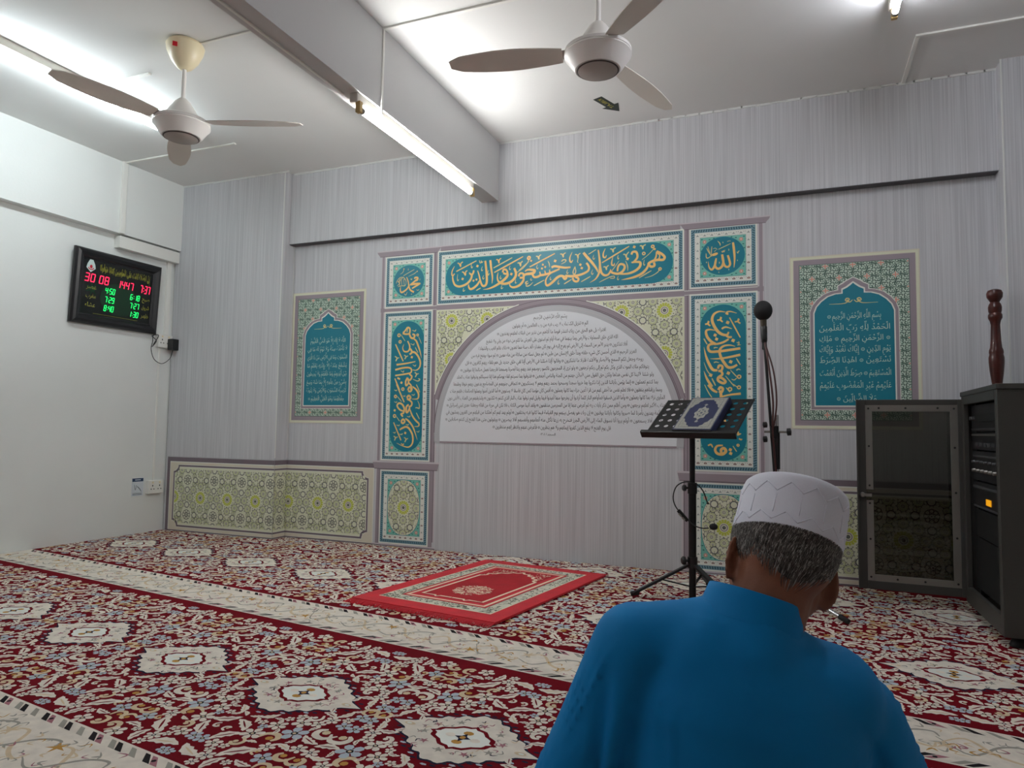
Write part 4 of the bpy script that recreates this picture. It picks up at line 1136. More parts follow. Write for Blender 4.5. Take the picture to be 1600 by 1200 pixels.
def verse_panel(name, label, x0, lines, spans, zl, size, sc):
    x1 = x0+.668; z0, z1 = .868, 1.872; cx = (x0+x1)/2
    root = thing(name, label, 'verse panel', (cx, 0, z0)); f = WALL
    mb = MB(); mb.rect(f, x0, x1, z0, z1, .0016, 0); a = .006; mb.rect(f, x0+a, x1-a, z0+a, z1-a, .0019, 4); a = .018; mb.rect(f, x0+a, x1-a, z0+a, z1-a, .0021, 0)
    a = .021; mb.rect(f, x0+a, x1-a, z0+a, z1-a, .0023, 1); a = .051; mb.rect(f, x0+a, x1-a, z0+a, z1-a, .0024, 2); a = .054; mb.rect(f, x0+a, x1-a, z0+a, z1-a, .0026, 5)
    mb.build('printed_frame', ['ink_cream', 'ink_mauve', 'ink_green', 'ink_white', 'ink_lime_ground', 'ink_mint'], root)
    def niche(g):
        P = [(cx-.203-g, 1.003-g), (cx+.203+g, 1.003-g), (cx+.203+g, 1.535+g*.3)]
        R_ = [(.203, 1.535), (.190, 1.570), (.165, 1.600), (.130, 1.627), (.090, 1.640), (.054, 1.642), (.054, 1.664), (.030, 1.676), (.012, 1.690), (0, 1.702)]
        R_ = [(a_+g*(1 if k < 6 else 1), b_+g*(.3+.7*min(1, k/6.))) for k, (a_, b_) in enumerate(R_)]; R_[-1] = (0, 1.702+g*1.3)
        P += [(cx+a_, b_) for a_, b_ in R_[1:]]; P += [(cx-a_, b_) for a_, b_ in R_[-2::-1]]
        return P
    hole = lambda x, z: abs(x-cx) < .19 and .99 < z < 1.6 and (z < 1.53 or abs(x-cx) < .13)
    mb = MB(); a = .055
    arabesque(mb, f, (x0+a, x1-a, z0+a, z1-a), hole, cx, 1.807, .0715, .0029)
    mb.build('arabesque', ['ink_green', 'ink_mint', 'ink_pink'], root, kind='stuff')
    mb = MB()
    for g, h, m in ((.027, .0034, 3), (.023, .0036, 1), (.007, .0038, 3), (0., .0040, 2)): mb.flat(f, niche(g), h, m)
    nc = mb.build('niche', ['ink_cream', 'ink_mauve', 'ink_teal', 'ink_white'], root)
    mb = MB()
    for i, ln in enumerate(lines): write(mb, f, ln, cx+spans[i][0], cx+spans[i][1], zl[i], size, .0045, 0)
    mb.build('verses', 'ink_mint', nc, kind='stuff')
    mb = MB(); z = 1.590
    for s_ in (-1, 1):
        mb.stroke(f, [(cx+s_*.125, z-.006), (cx+s_*.06, z-.006), (cx+s_*.035, z), (cx+s_*.02, z+.018), (cx+s_*.033, z+.024), (cx+s_*.04, z+.012), (cx+s_*.018, z+.002), (cx+s_*.004, z+.014)], (.002, .006, .004), .0045, 0, 4)
        mb.disc(f, cx+s_*.028, z+.010, .007, .0046, 0, 8)
    mb.build('ornament', 'ink_gold_pale', nc)
FATIHA = ['بِسْمِ اللَّهِ الرَّحْمَنِ الرَّحِيمِ ۝', 'الْحَمْدُ لِلَّهِ رَبِّ الْعَلَمِينَ', '۝ الرَّحْمَنِ الرَّحِيمِ ۝ مَلِكِ', 'يَوْمِ الدِّينِ ۝ إِيَّاكَ نَعْبُدُ وَإِيَّاكَ', 'نَسْتَعِينُ ۝ اهْدِنَا الصِّرَطَ', 'الْمُسْتَقِيمَ ۝ صِرَطَ الَّذِينَ أَنْعَمْتَ', 'عَلَيْهِمْ غَيْرِ الْمَغْضُوبِ عَلَيْهِمْ', 'وَلَا الضَّالِّينَ ۝']
verse_panel('verse_panel', 'larger-looking teal verse panel with pale frame on the wall above the open cabinet door', 4.697, FATIHA, [(-.135, .140)]+[(-.180, .185)]*6+[(-.095, .110)], [1.500, 1.432, 1.372, 1.310, 1.248, 1.174, 1.104, 1.030], .043, 1)
KURSI = ['اللَّهُ لَا إِلَهَ إِلَّا هُوَ الْحَيُّ الْقَيُّومُ', 'لَا تَأْخُذُهُ سِنَةٌ وَلَا نَوْمٌ لَهُ مَا فِي', 'السَّمَوَتِ وَمَا فِي الْأَرْضِ مَنْ ذَا الَّذِي', 'يَشْفَعُ عِنْدَهُ إِلَّا بِإِذْنِهِ يَعْلَمُ مَا', 'بَيْنَ أَيْدِيهِمْ وَمَا خَلْفَهُمْ وَلَا يُحِيطُونَ', 'بِشَيْءٍ مِنْ عِلْمِهِ إِلَّا بِمَا شَاءَ وَسِعَ', 'كُرْسِيُّهُ السَّمَوَتِ وَالْأَرْضَ وَلَا يَئُودُهُ', 'حِفْظُهُمَا وَهُوَ الْعَلِيُّ الْعَظِيمُ ۝']
verse_panel('verse_panel', 'small teal verse panel with pale frame at the far left beside the corner column', 1.108, KURSI, [(-.155, .165)]+[(-.180, .182)]*6+[(-.160, .165)], [1.478-i*.0625 for i in range(8)], .040, 1)
# ------------------------------------------------------------------ lamps
mat('tube_glow_cool', (250, 255, 255), .4, emit=(238, 250, 255), estr=TUBE_POWER*.85)
mat('tube_glow_warm', (255, 250, 240), .4, emit=(252, 251, 250), estr=TUBE_POWER)
mat('tube_glow_dim', (250, 252, 255), .4, emit=(244, 246, 255), estr=TUBE_POWER*.8)
mat('tube_glow_added', (250, 252, 255), .4, emit=(250, 250, 255), estr=TUBE_POWER*.85)
mat('lamp_holder', (196, 168, 110), .5); mat('lamp_steel', (214, 210, 200), .45)
def tube_lamp(label, x, y0, y1, ztop, glow, dx=0., body_w=.022, drop=.075):
    o = thing('fluorescent_lamp', label, 'lamp', (x, (y0+y1)/2, ztop), 'fluorescent tube lamps')
    mb = MB(); mb.box(x-dx-body_w, x-dx+body_w, y0-.03, y1+.03, ztop-.045, ztop); mb.build('batten', 'lamp_steel', o, bevel=.004)
    for y, s_ in ((y0, 1), (y1, -1)):
        mb = MB(); mb.box(x-.013, x+.013, y-.012*s_-.012, y-.012*s_+.012, ztop-drop-.018, ztop-.040); mb.build('lamp_holder', 'lamp_holder', o, bevel=.003)
    mb = MB(); mb.cyl((x, y0+.004, ztop-drop), (x, y1-.004, ztop-drop), .0135, n=18); t = mb.build('tube', glow, o, smooth=True)
    for a, b in ((y0+.001, y0+.02), (y1-.02, y1-.001)):
        mb = MB(); mb.cyl((x, a, ztop-drop), (x, b, ztop-drop), .0143, n=18); mb.build('end_cap', 'aluminium', t, smooth=True)
    return o
tube_lamp('long bright fluorescent tube on the ceiling above the left wall clock', .965, -2.30, -1.08, H, 'tube_glow_cool')
tube_lamp('warm white fluorescent tube hung under the ceiling beam', 2.845, -1.69, -.47, 2.395, 'tube_glow_warm', dx=.02)
tube_lamp('fluorescent tube on the ceiling at the upper right, only its end in view', 5.15, -2.16, -.94, H, 'tube_glow_dim')

tube_lamp('unseen fluorescent tube added under the ceiling beam behind the viewpoint', 2.845, -5.0, -3.78, 2.395, 'tube_glow_added', dx=.02)  # added tube out of view, there to brighten the man's back
# ------------------------------------------------------------------ ceiling fans
mat('fan_white', (246, 244, 240), .35); mat('fan_grey', (178, 170, 164), .5); mat('fan_blade', (222, 216, 208), .45); mat('fan_dark', (70, 62, 60), .5)
def fan(label, x, y, rot, sticker=True):
    o = thing('ceiling_fan', label, 'fan', (x, y, H), 'white ceiling fans')
    c = (x, y, 0)
    mb = MB(); mb.lathe(c, [(.030, H-.002), (.085, H-.004), (.093, H-.018), (.088, H-.045), (.066, H-.095), (.038, H-.130), (.020, H-.142), (.010, H-.142)][::-1]); cn = mb.build('canopy', 'ivory_plastic', o, smooth=True)
    d = Vector((CX-x, CY-y, 0)).normalized(); p = Vector((x, y, H-.055))+Vector((d.x*.085-d.y*-.02, d.y*.085+d.x*-.02, 0)); t = Vector((-d.y, d.x, 0)); n_ = (d*.9+Vector((0, 0, -.4))).normalized(); u_ = n_.cross(t)
    if sticker: MB().obox(p+d*.000-t*.028, t*.011, u_*.011, n_*.002).build('sticker', 'red_sticker', cn)
    MB().cyl((x, y, H-.30), (x, y, H-.13), .0115, n=14).build('down_rod', 'fan_white', o, smooth=True)
    mb = MB(); mb.lathe(c, [(.012, 2.508), (.020, 2.504), (.036, 2.488), (.060, 2.452), (.080, 2.418), (.092, 2.395)][::-1]); mb.build('upper_cone', 'fan_white', o, smooth=True)
    mb = MB(); mb.lathe(c, [(.060, 2.300), (.092, 2.304), (.104, 2.316), (.128, 2.352), (.137, 2.362), (.137, 2.366), (.1335, 2.3675), (.1335, 2.3695), (.137, 2.371), (.136, 2.384), (.118, 2.396), (.085, 2.399)], n=40); mo = mb.build('motor_housing', 'fan_white', o, smooth=True)
    mb = MB(); mb.lathe(c, [(.002, 2.293), (.074, 2.295), (.080, 2.299), (.086, 2.301), (.002, 2.306)], n=36, mis=[0, 0, 1, 1, 1, 1]); mb.build('bottom_cap', ['fan_grey', 'fan_dark'], mo, smooth=True)
    for k in range(3):
        a = rot+2*PI*k/3; e = Vector((math.cos(a), math.sin(a), 0)); s_ = Vector((-e.y, e.x, 0)); tl = (s_*math.cos(.2)+Vector((0, 0, 1))*math.sin(.2))
        V = []; F = []; n = 10
        for i in range(n+1):
            q = i/n; r = .145+.475*q; w = .040+.022*math.sin(PI*min(1, q*1.05))+(.0 if q < .93 else -.02*(q-.93)/.07)
            cen = Vector((x, y, 2.376))+e*r+s_*(.015*q)
            for sg, th in ((-1, 0), (1, 0), (1, .004), (-1, .004)): V.append(cen+tl*(w*sg)+Vector((0, 0, th-.008*q)))
        for i in range(n):
            for j in range(4): F.append((i*4+j, i*4+(j+1) % 4, i*4+4+(j+1) % 4, i*4+4+j))
        F += [(3, 2, 1, 0), (n*4, n*4+1, n*4+2, n*4+3)]
        bl = MB().add(V, F).build('blade', 'fan_blade', o)
        mb = MB(); mb.obox(Vector((x, y, 2.382))+e*.155, e*.045, tl*.022, Vector((0, 0, .003))); mb.build('bracket', 'fan_grey', bl)
    return o
fan('ceiling fan with a cream ceiling cup in front of the left tube lamp', 1.822, -1.774, math.radians(18))
fan('ceiling fan at the top centre, right of the ceiling beam', 3.985, -1.69, math.radians(71))

# ------------------------------------------------------------------ cable trunking and stickers
def trunk(label, boxes, m='white_plastic'):
    mb = MB()
    for b in boxes: mb.box(*b)
    return tag(mb.build('cable_trunking', m, bevel=.002), label, 'trunking')
zc = H-.010
trunk('white trunking on the ceiling running right from the left wall beam', [(.07, 1.13, -.70, -.682, zc, H)])
trunk('short white trunking on the ceiling beside the left tube lamp', [(.99, 1.39, -1.625, -1.605, zc, H)])
trunk('thin white trunking on the ceiling from the left fan to the beam', [(1.90, 2.735, -1.757, -1.743, H-.008, H)])
trunk('white trunking from the ceiling down the beam side to the warm tube', [(2.857, 4.0, -1.545, -1.527, zc, H), (2.857, 2.865, -1.543, -1.529, 2.36, H-.010)])
trunk('thin white trunking running along under the ceiling beam', [(2.768, 2.780, -6.5, -1.73, 2.387, 2.395)])
trunk('white trunking at the upper right corner of the ceiling', [(5.285, 5.305, -.56, BEAMY, zc, H), (5.285, 7.3, -.578, -.56, zc, H)])
trunk('vertical white trunking on the left wall beam above the clock', [(.068, .086, -.712, -.672, 2.257, H)])
trunk('white box trunking under the left beam above the clock corner', [(.0, .058, -.690, -.140, 2.155, 2.245)])
trunk('white trunking dropping from the box trunking to the upper socket', [(.0, .016, -.215, -.175, 1.565, 2.155)])
trunk('thin white trunking between the two wall sockets', [(.0, .010, -.255, -.240, .402, 1.455)])
CEIL = Fr((0, 0, H), (1, 0, 0), (0, 1, 0), (0, 0, -1))
mat('arrow_green', (26, 40, 30), .5); mat('arrow_yellow', (190, 180, 60), .5)
A0 = Vector((3.655, -.47)); D = Vector((.085, .215)).normalized(); N_ = Vector((D.y, -D.x)); Ln = .225
ar = lambda s_, w: tuple(A0+D*s_+N_*w)
mb = MB(); P = [ar(0, -.03), ar(.13, -.03), ar(.13, -.058), ar(Ln, 0), ar(.13, .058), ar(.13, .03), ar(0, .03)]
mb.add([CEIL(a, b, .0) for a, b in P]+[CEIL(a, b, .0015) for a, b in P], [tuple(range(7)), tuple(range(13, 6, -1))]+[(i, (i+1) % 7, 7+(i+1) % 7, 7+i) for i in range(7)])
st = thing('arrow_sticker', 'small dark arrow sticker on the ceiling pointing to the back wall', 'sticker', (A0.x+D.x*.1, A0.y+D.y*.1, H))
mb.build('arrow', 'arrow_green', st)
mb = MB(); AF = Fr((ar(.015, 0)[0], ar(.015, 0)[1], H), (D.x, D.y, 0), (-N_.x, -N_.y, 0), (0, 0, -1)); write(mb, AF, 'KIBLAT', 0, .145, -.013, .036, .0022, 0, shaped=False); mb.build('lettering', 'arrow_yellow', st, kind='stuff')

# ------------------------------------------------------------------ prayer-time clock on the left wall
mat('clock_black', (17, 17, 20), .32); mat('clock_screen', (6, 14, 12), .12); mat('clock_green', (6, 52, 26), .2)
mat('led_red', (255, 60, 90), .4, emit=(255, 25, 75), estr=1.6); mat('led_green', (40, 255, 130), .4, emit=(20, 255, 110), estr=1.1)
mat('clock_gold', (150, 150, 50), .45); mat('logo_red', (196, 30, 50), .4); mat('logo_white', (206, 226, 222), .4)
ck = thing('prayer_clock', 'black framed digital prayer-time clock with red and green digits on the left wall', 'clock', (.03, -.665, 1.55))
lean = .028
# frame: a along -Y seen from the room (left to right), b up
y0_, y1_, z0_, z1_ = -1.025, -.305, 1.552, 2.088
CW, CH = y1_-y0_, z1_-z0_
nrm = Vector((CH, 0, -lean)).normalized(); upv = Vector((lean, 0, CH)).normalized()
CK = Fr((.006, y0_, z0_), (0, 1, 0), upv, nrm)
fw = .072
prof = [(0, .0), (0, .020), (.012, .034), (.030, .040), (.052, .032), (.060, .022), (fw, .018), (fw, .0)]
mb = MB(); n = len(prof); C4 = [(0, 0, 1, 1), (CW, 0, -1, 1), (CW, CH, -1, -1), (0, CH, 1, -1)]
for k in range(4):
    V = []
    for q in (k, (k+1) % 4):
        cx, cz, sx, sz = C4[q]; V += [CK(cx+sx*d, cz+sz*d, h) for d, h in prof]
    MB().add(V, [(j, j+1, n+j+1, n+j) for j in range(n-1)]+[tuple(range(n))[::-1], tuple(range(n, 2*n))]).build('frame_rail', 'clock_black', ck)
mb = MB(); s0 = fw-.006; mb.obox(CK(CW/2, CH/2, .007), (0, CW/2-s0, 0), upv*(CH/2-s0), nrm*.007, 0); scr = mb.build('screen', 'clock_screen', ck)
mb = MB(); SW, SH = CW-2*fw, CH-2*fw
sx_ = lambda u: fw+u*SW; sy_ = lambda v: fw+v*SH
mb.rect(CK, sx_(.34), sx_(.72), sy_(.10), sy_(.60), .0146, 0); mb.disc(CK, sx_(.53), sy_(.36), .16, .0148, 0, 20, .12); mb.star(CK, sx_(.14), sy_(.47), .02, .06, 7, .0146, 0); mb.build('green_glow_print', 'clock_green', scr)
SEG = {'0': 'abcdef', '1': 'bc', '2': 'abged', '3': 'abgcd', '4': 'fgbc', '5': 'afgcd', '6': 'afgedc', '7': 'abc', '8': 'abcdefg', '9': 'abcdfg'}
def digits(mb, s, u0, u1, v, hgt, h=.0152):
    n = sum(.45 if c in ': ' else 1 for c in s); cw = (u1-u0)/n; x = u0
    for c in s:
        if c in ': ':
            if c == ':':
                for q in (.3, .7): mb.disc(CK, x+cw*.22, v+hgt*q, hgt*.07, h, 0, 6)
            x += cw*.45; continue
        w, t, sl = cw*.62, hgt*.125, .06*hgt; X = lambda a, b: (x+a*w+sl*b*2, v+b*hgt)
        pos = {'a': ((0, 1), (1, 1)), 'g': ((0, .5), (1, .5)), 'd': ((0, 0), (1, 0)), 'f': ((0, .5), (0, 1)), 'b': ((1, .5), (1, 1)), 'e': ((0, 0), (0, .5)), 'c': ((1, 0), (1, .5))}
        for g in SEG[c]: mb.stroke(CK, [X(*pos[g][0]), X(*pos[g][1])], (t,), h, 0, 2, False)
        x += cw
V_ = sy_(.60)
for tx, ua, ub, v, hg in (('30', .03, .185, V_, .055), ('08', .225, .375, V_, .055), ('1447', .48, .73, V_-.002, .053), ('7:37', .82, .985, V_-.004, .056)):
    mb = MB(); digits(mb, tx, sx_(ua), sx_(ub), v, hg); mb.build('red_digits', 'led_red', scr)
for i, (a, b) in enumerate((('4:50', '6:18'), ('7:29', '7:27'), ('8:40', '1:30'))):
    v = sy_(.44-i*.165)
    mb = MB(); digits(mb, a, sx_(.32), sx_(.465), v, .040); mb.build('green_digits', 'led_green', scr)
    mb = MB(); digits(mb, b, sx_(.685), sx_(.835), v-.010, .040); mb.build('green_digits', 'led_green', scr)
mb = MB()
for i, (a, b) in enumerate((('عصر', 'صبح'), ('مغرب', 'شروق'), ('عشاء', 'ظهر'))):
    v = sy_(.47-i*.165); write(mb, CK, a, sx_(.06), sx_(.20), v, .044, .0152, 0); write(mb, CK, b, sx_(.865), sx_(.985), v-.012, .044, .0152, 0)
write(mb, CK, 'إِنَّ الصَّلَاةَ كَانَتْ عَلَى الْمُؤْمِنِينَ كِتَابًا مَوْقُوتًا', sx_(.22), sx_(.96), sy_(.83), .055, .0152, 0)
write(mb, CK, 'إن الصلاة كانت على المؤمنين كتابا موقوتا', sx_(.22), sx_(.96), sy_(.855), .050, .0153, 0)
mb.rect(CK, sx_(.18), sx_(.82), sy_(.025), sy_(.030), .0150, 0)
mb.build('gold_lettering', 'clock_gold', scr, kind='stuff')
mb = MB(); lx, lz = sx_(.10), sy_(.885)
mb.flat(CK, [(lx, lz-.046), (lx+.036, lz-.016), (lx+.030, lz+.012), (lx+.010, lz+.050), (lx, lz+.060), (lx-.010, lz+.050), (lx-.030, lz+.012), (lx-.036, lz-.016)], .0152, 0)
mb.ring(CK, lx, lz-.006, .018, .025, .0155, 1, 14, -PI*.9, -PI*.1); mb.disc(CK, lx, lz-.006, .011, .0155, 1, 8, .014)
mb.build('logo', ['logo_white', 'logo_red'], scr)

# ------------------------------------------------------------------ sockets, adapter, notice
def socket(label, y0, y1, z0, z1):
    o = thing('wall_socket', label, 'socket', (0, (y0+y1)/2, z0))
    mb = MB(); mb.box(.0, .034, y0, y1, z0, z1); p = mb.build('face_plate', 'white_plastic', o, bevel=.004)
    w = y1-y0
    for k in (.27, .73):
        cy = y0+w*k; cz = (z0+z1)/2-.008
        for ya, yb, za, zb in ((-.004, .004, .012, .024), (-.017, -.009, -.012, -.004), (.009, .017, -.012, -.004)): MB().box(.033, .0348, cy+ya, cy+yb, cz+za, cz+zb).build('pin_slot', 'black_plastic', p)
    for k in (.27, .73): MB().box(.033, .038, y0+w*k-.006, y0+w*k+.006, z1-.024, z1-.010).build('switch', 'ivory_plastic', p, bevel=.001)
    return o
socket('white wall socket below the clock with a black adapter plugged in', -.285, -.150, 1.455, 1.560)
socket('white double wall socket low on the left wall near the carpet', -.312, -.172, .298, .402)
o = thing('power_adapter', 'black power adapter plugged into the socket below the clock', 'adapter', (.06, -.165, 1.44))
MB().box(.034, .088, -.200, -.130, 1.440, 1.530).build('body', 'black_plastic', o, bevel=.006)
mb = MB(); mb.tube([(.06, -.165, 1.442), (.05, -.185, 1.37), (.035, -.245, 1.325), (.030, -.315, 1.355), (.028, -.345, 1.43), (.022, -.330, 1.49), (.03, -.335, 1.53), (.03, -.318, 1.575)], .0028, 6); mb.build('cable', 'black_plastic', o, smooth=True)
mb = MB(); mb.tube([(.026, -.335, 1.45), (.045, -.315, 1.50), (.03, -.345, 1.535), (.05, -.300, 1.545), (.03, -.318, 1.485), (.04, -.342, 1.455)], .003, 6); mb.build('cable_knot', 'black_plastic', o, smooth=True)
mat('notice_paper', (214, 222, 228), .4); mat('notice_blue', (32, 62, 98), .4); mat('notice_grey', (120, 128, 136), .5)
o = thing('notice_card', 'small white notice card with a dark blue heading beside the low socket', 'notice', (0, -.385, .29))
MB().box(.0, .003, -.436, -.334, .288, .425).build('card', 'notice_paper', o)
LW = Fr((.003, 0, 0), (0, 1, 0), (0, 0, 1), (1, 0, 0))
mb = MB(); mb.rect(LW, -.434, -.336, .398, .423, .0004, 0); mb.stroke(LW, [(-.415, .375), (-.405, .335), (-.395, .372)], (.004, .005, .004), .0004, 1); mb.stroke(LW, [(-.392, .362), (-.370, .345), (-.350, .318)], (.004, .008, .004), .0004, 1)
for q in range(3): mb.rect(LW, -.428, -.345, .296+q*.006, .299+q*.006, .0004, 1 if q else 0)
mb.rect(LW, -.410, -.360, .408, .414, .0006, 2); mb.build('print', ['notice_blue', 'notice_grey', 'notice_paper'], o)
# ------------------------------------------------------------------ folding music stand with the book
TH, PH, DW, DL = -.299, .961, .481, .338
dA = Vector((math.cos(TH), math.sin(TH), 0)); dB = Vector((-math.sin(TH)*math.sin(PH), math.cos(TH)*math.sin(PH), math.cos(PH))); dN = dA.cross(dB)
if dN.z < 0: dN = -dN
DC = Vector((4.258, -.674, .914))
DESK = Fr(DC-dA*DW/2-dB*DL/2, dA, dB, dN)
PX_, PY_ = 4.225, -.677
ms = thing('music_stand', 'black folding music stand with perforated desk holding a closed book', 'stand', (PX_, PY_, 0))
def perforated(mb, fr, x0, x1, y0, y1, nx, ny, r, t):
    dx, dy = (x1-x0)/nx, (y1-y0)/ny; K = 16
    for i in range(nx):
        for j in range(ny):
            cx, cy = x0+(i+.5)*dx, y0+(j+.5)*dy; O, I = [], []
            for k in range(K):
                a = 2*PI*k/K+PI/4; c, s_ = math.cos(a), math.sin(a); m = max(abs(c)/(dx/2), abs(s_)/(dy/2)); O.append((cx+c/m, cy+s_/m)); I.append((cx+r*c, cy+r*s_))
            V = [fr(a, b, h) for h in (0, -t) for L_ in (O, I) for a, b in L_]; F = []
            for k in range(K):
                q = (k+1) % K; F += [(k, q, K+q, K+k), (2*K+q, 2*K+k, 3*K+k, 3*K+q), (K+k, K+q, 3*K+q, 3*K+k)]
            mb.add(V, F)
mb = MB(); perforated(mb, DESK, .012, DW-.012, .012, DL-.012, 9, 6, .0125, .0025)
desk = mb.build('desk', 'black_metal', ms)
mb = MB()
for (a0, a1, b0, b1) in ((0, .012, 0, DL), (DW-.012, DW, 0, DL), (.012, DW-.012, 0, .012), (.012, DW-.012, DL-.012, DL)):
    mb.obox(DESK((a0+a1)/2, (b0+b1)/2, -.002), dA*((a1-a0)/2), dB*((b1-b0)/2), dN*.0035)
mb.build('rim', 'black_metal', desk, bevel=.0015)
mb = MB(); mb.obox(DESK(DW/2, -.004, .010), dA*(DW/2+.012), dB*.004, dN*.018); mb.obox(DESK(DW/2, .003, .027), dA*(DW/2+.012), dB*.009, dN*.0025)
mb.build('book_ledge', 'black_metal', desk, bevel=.002)
mb = MB(); mb.obox(DESK(DW/2-.03, DL*.32, -.016), dA*.03, dB*.05, dN*.013); mb.cyl((PX_, PY_, .80), DESK(DW/2-.035, DL*.35, -.015), .014); mb.build('tilt_bracket', 'black_metal', ms, bevel=.003)
MB().cyl((PX_, PY_, .155), (PX_, PY_, .56), .0195, n=18).build('lower_tube', 'black_metal', ms, smooth=True)
MB().cyl((PX_, PY_, .52), (PX_, PY_, .83), .0140, n=18).build('upper_tube', 'black_metal', ms, smooth=True)
MB().cyl((PX_, PY_, .0), (PX_, PY_, .16), .0175, n=18).build('foot_tube', 'black_metal', ms, smooth=True)
mb = MB(); mb.cyl((PX_, PY_, .525), (PX_, PY_, .580), .024, n=18); cl = mb.build('clamp_collar', 'black_plastic', ms, smooth=True)
kd = Vector((-.88, -.48, 0)); mb = MB(); p = Vector((PX_, PY_, .553)); mb.cyl(p+kd*.018, p+kd*.036, .006); mb.lathe(p+kd*.034, [(.004, 0), (.016, .002), (.017, .012), (.012, .018)], ax=kd, n=10); mb.build('knob', 'black_plastic', cl)
mb = MB(); mb.cyl((PX_, PY_, .150), (PX_, PY_, .205), .025, n=18); hb = mb.build('leg_hub', 'black_plastic', ms, smooth=True)
mb = MB(); p = Vector((PX_, PY_, .187)); mb.cyl(p+kd*.018, p+kd*.040, .007); mb.lathe(p+kd*.036, [(.006, 0), (.021, .003), (.022, .014), (.015, .021)], ax=kd, n=12); mb.build('knob', 'black_plastic', hb)
for ang in (200, 322, 80):
    a = math.radians(ang); e = Vector((math.cos(a), math.sin(a), 0)); h0 = Vector((PX_, PY_, .165))+e*.02; ft = Vector((PX_, PY_, .016))+e*.30
    lg = MB().obox((h0+ft)/2, (ft-h0)/2, e.cross(Vector((0, 0, 1)))*.014, (ft-h0).normalized().cross(e.cross(Vector((0, 0, 1))))*.006).build('leg', 'black_metal', ms, bevel=.002)
    MB().cyl(ft-e*.03+Vector((0, 0, .006)), ft+e*.012-Vector((0, 0, .002)), .0125, .012, n=12).build('rubber_foot', 'rubber', lg, smooth=True)
    mid = Vector((PX_, PY_, .055)); mp = h0.lerp(ft, .5); MB().obox((mid+mp)/2, (mp-mid)/2, e.cross(Vector((0, 0, 1)))*.006, Vector((0, 0, .003))).build('brace', 'black_metal', lg)

mat('book_navy', (28, 36, 74), .45); mat('book_silver', (150, 150, 140), .4, var=.18, vscale=120); mat('book_pages', (206, 198, 178), .8); mat('book_edge', (52, 60, 84), .4)
bk = thing('book', 'closed navy book with silver ornamental cover lying on the music stand', 'book', DESK(.268, .155, .003))
b0, b1, c0, c1, BT = .166, .372, .006, .302, .036
MB().obox(DESK((b0+b1)/2, (c0+c1)/2, BT/2), dA*((b1-b0)/2-.004), dB*((c1-c0)/2-.004), dN*(BT/2-.003)).build('pages', 'book_pages', bk)
mb = MB(); mb.obox(DESK((b0+b1)/2, (c0+c1)/2, BT-.0012), dA*((b1-b0)/2), dB*((c1-c0)/2), dN*.0018); mb.obox(DESK((b0+b1)/2, (c0+c1)/2, .0022), dA*((b1-b0)/2), dB*((c1-c0)/2), dN*.0018); mb.obox(DESK(b1-.001, (c0+c1)/2, BT/2), dA*.0022, dB*((c1-c0)/2), dN*(BT/2-.0008))
cv_ = mb.build('cover', 'book_navy', bk, bevel=.001)
mb = MB(); hB = BT+.0012; cx, cy = (b0+b1)/2, (c0+c1)/2
mb.frame(DESK, b0+.006, b1-.006, c0+.006, c1-.006, .020, hB, 0); mb.frame(DESK, b0+.0075, b1-.0075, c0+.0075, c1-.0075, .0012, hB+.0003, 1); mb.frame(DESK, b0+.0235, b1-.0235, c0+.0235, c1-.0235, .0015, hB+.0003, 1)
for sx in (-1, 1):
    for sy in (-1, 1):
        ex, ey = cx+sx*(.103-.026), cy+sy*(.148-.026)
        P = [(ex, ey), (ex-sx*.050, ey), (ex-sx*.046, ey-sy*.010), (ex-sx*.034, ey-sy*.016), (ex-sx*.030, ey-sy*.034), (ex-sx*.016, ey-sy*.044), (ex-sx*.010, ey-sy*.066), (ex, ey-sy*.074)]
        mb.flat(DESK, P if sx*sy < 0 else P[::-1], hB, 0)
mb.flat(DESK, [(cx+.034*(1+.10*math.cos(8*t))*math.cos(t), cy+.054*(1+.10*math.cos(8*t))*math.sin(t)) for t in [2*PI*i/48 for i in range(48)]], hB, 0)
mb.flat(DESK, [(cx+.020*math.cos(t), cy+.032*math.sin(t)) for t in [2*PI*i/24 for i in range(24)]], hB+.0003, 1); mb.flat(DESK, [(cx+.017*(1+.2*math.cos(6*t))*math.cos(t), cy+.027*(1+.2*math.cos(6*t))*math.sin(t)) for t in [2*PI*i/36 for i in range(36)]], hB+.0006, 0)
mb.star(DESK, cx, cy, .005, .010, 6, hB+.0009, 1)
for sy in (-1, 1): mb.star(DESK, cx, cy+sy*.076, .006, .012, 6, hB, 0); mb.rect(DESK, cx-.002, cx+.002, cy+sy*.062-.008, cy+sy*.062+.008, hB, 0)
mb.build('cover_ornament', ['book_silver', 'book_edge'], cv_)

# headset microphone hung on the stand's clamp
hs = thing('headset_microphone', 'thin black headset microphone with foam tip hanging on the music stand pole', 'microphone', (PX_, PY_, .40))
fy = PY_-.03
mb = MB(); mb.tube([(PX_+.075, fy+.02, .485), (PX_+.055, fy, .545), (PX_+.02, fy-.004, .578), (PX_-.03, fy-.004, .585), (PX_-.075, fy, .560), (PX_-.092, fy, .505), (PX_-.078, fy, .455), (PX_-.035, fy-.006, .410), (PX_+.01, fy-.012, .372), (PX_+.05, fy-.010, .358), (PX_+.085, fy-.008, .360)], .0032, 7); mb.build('wire_band', 'black_plastic', hs, smooth=True)
mb = MB(); mb.ellipsoid((PX_+.108, fy-.008, .368), ((.021, 0, 0), (0, .017, 0), (0, 0, .0165))); mb.build('foam_tip', 'rubber', hs, smooth=True)
mb = MB(); mb.obox((PX_-.042, fy-.008, .415), (.024, 0, -.026), (.007, 0, .0065), (0, .006, 0)); ek = mb.build('ear_clip', 'black_plastic', hs, bevel=.003)
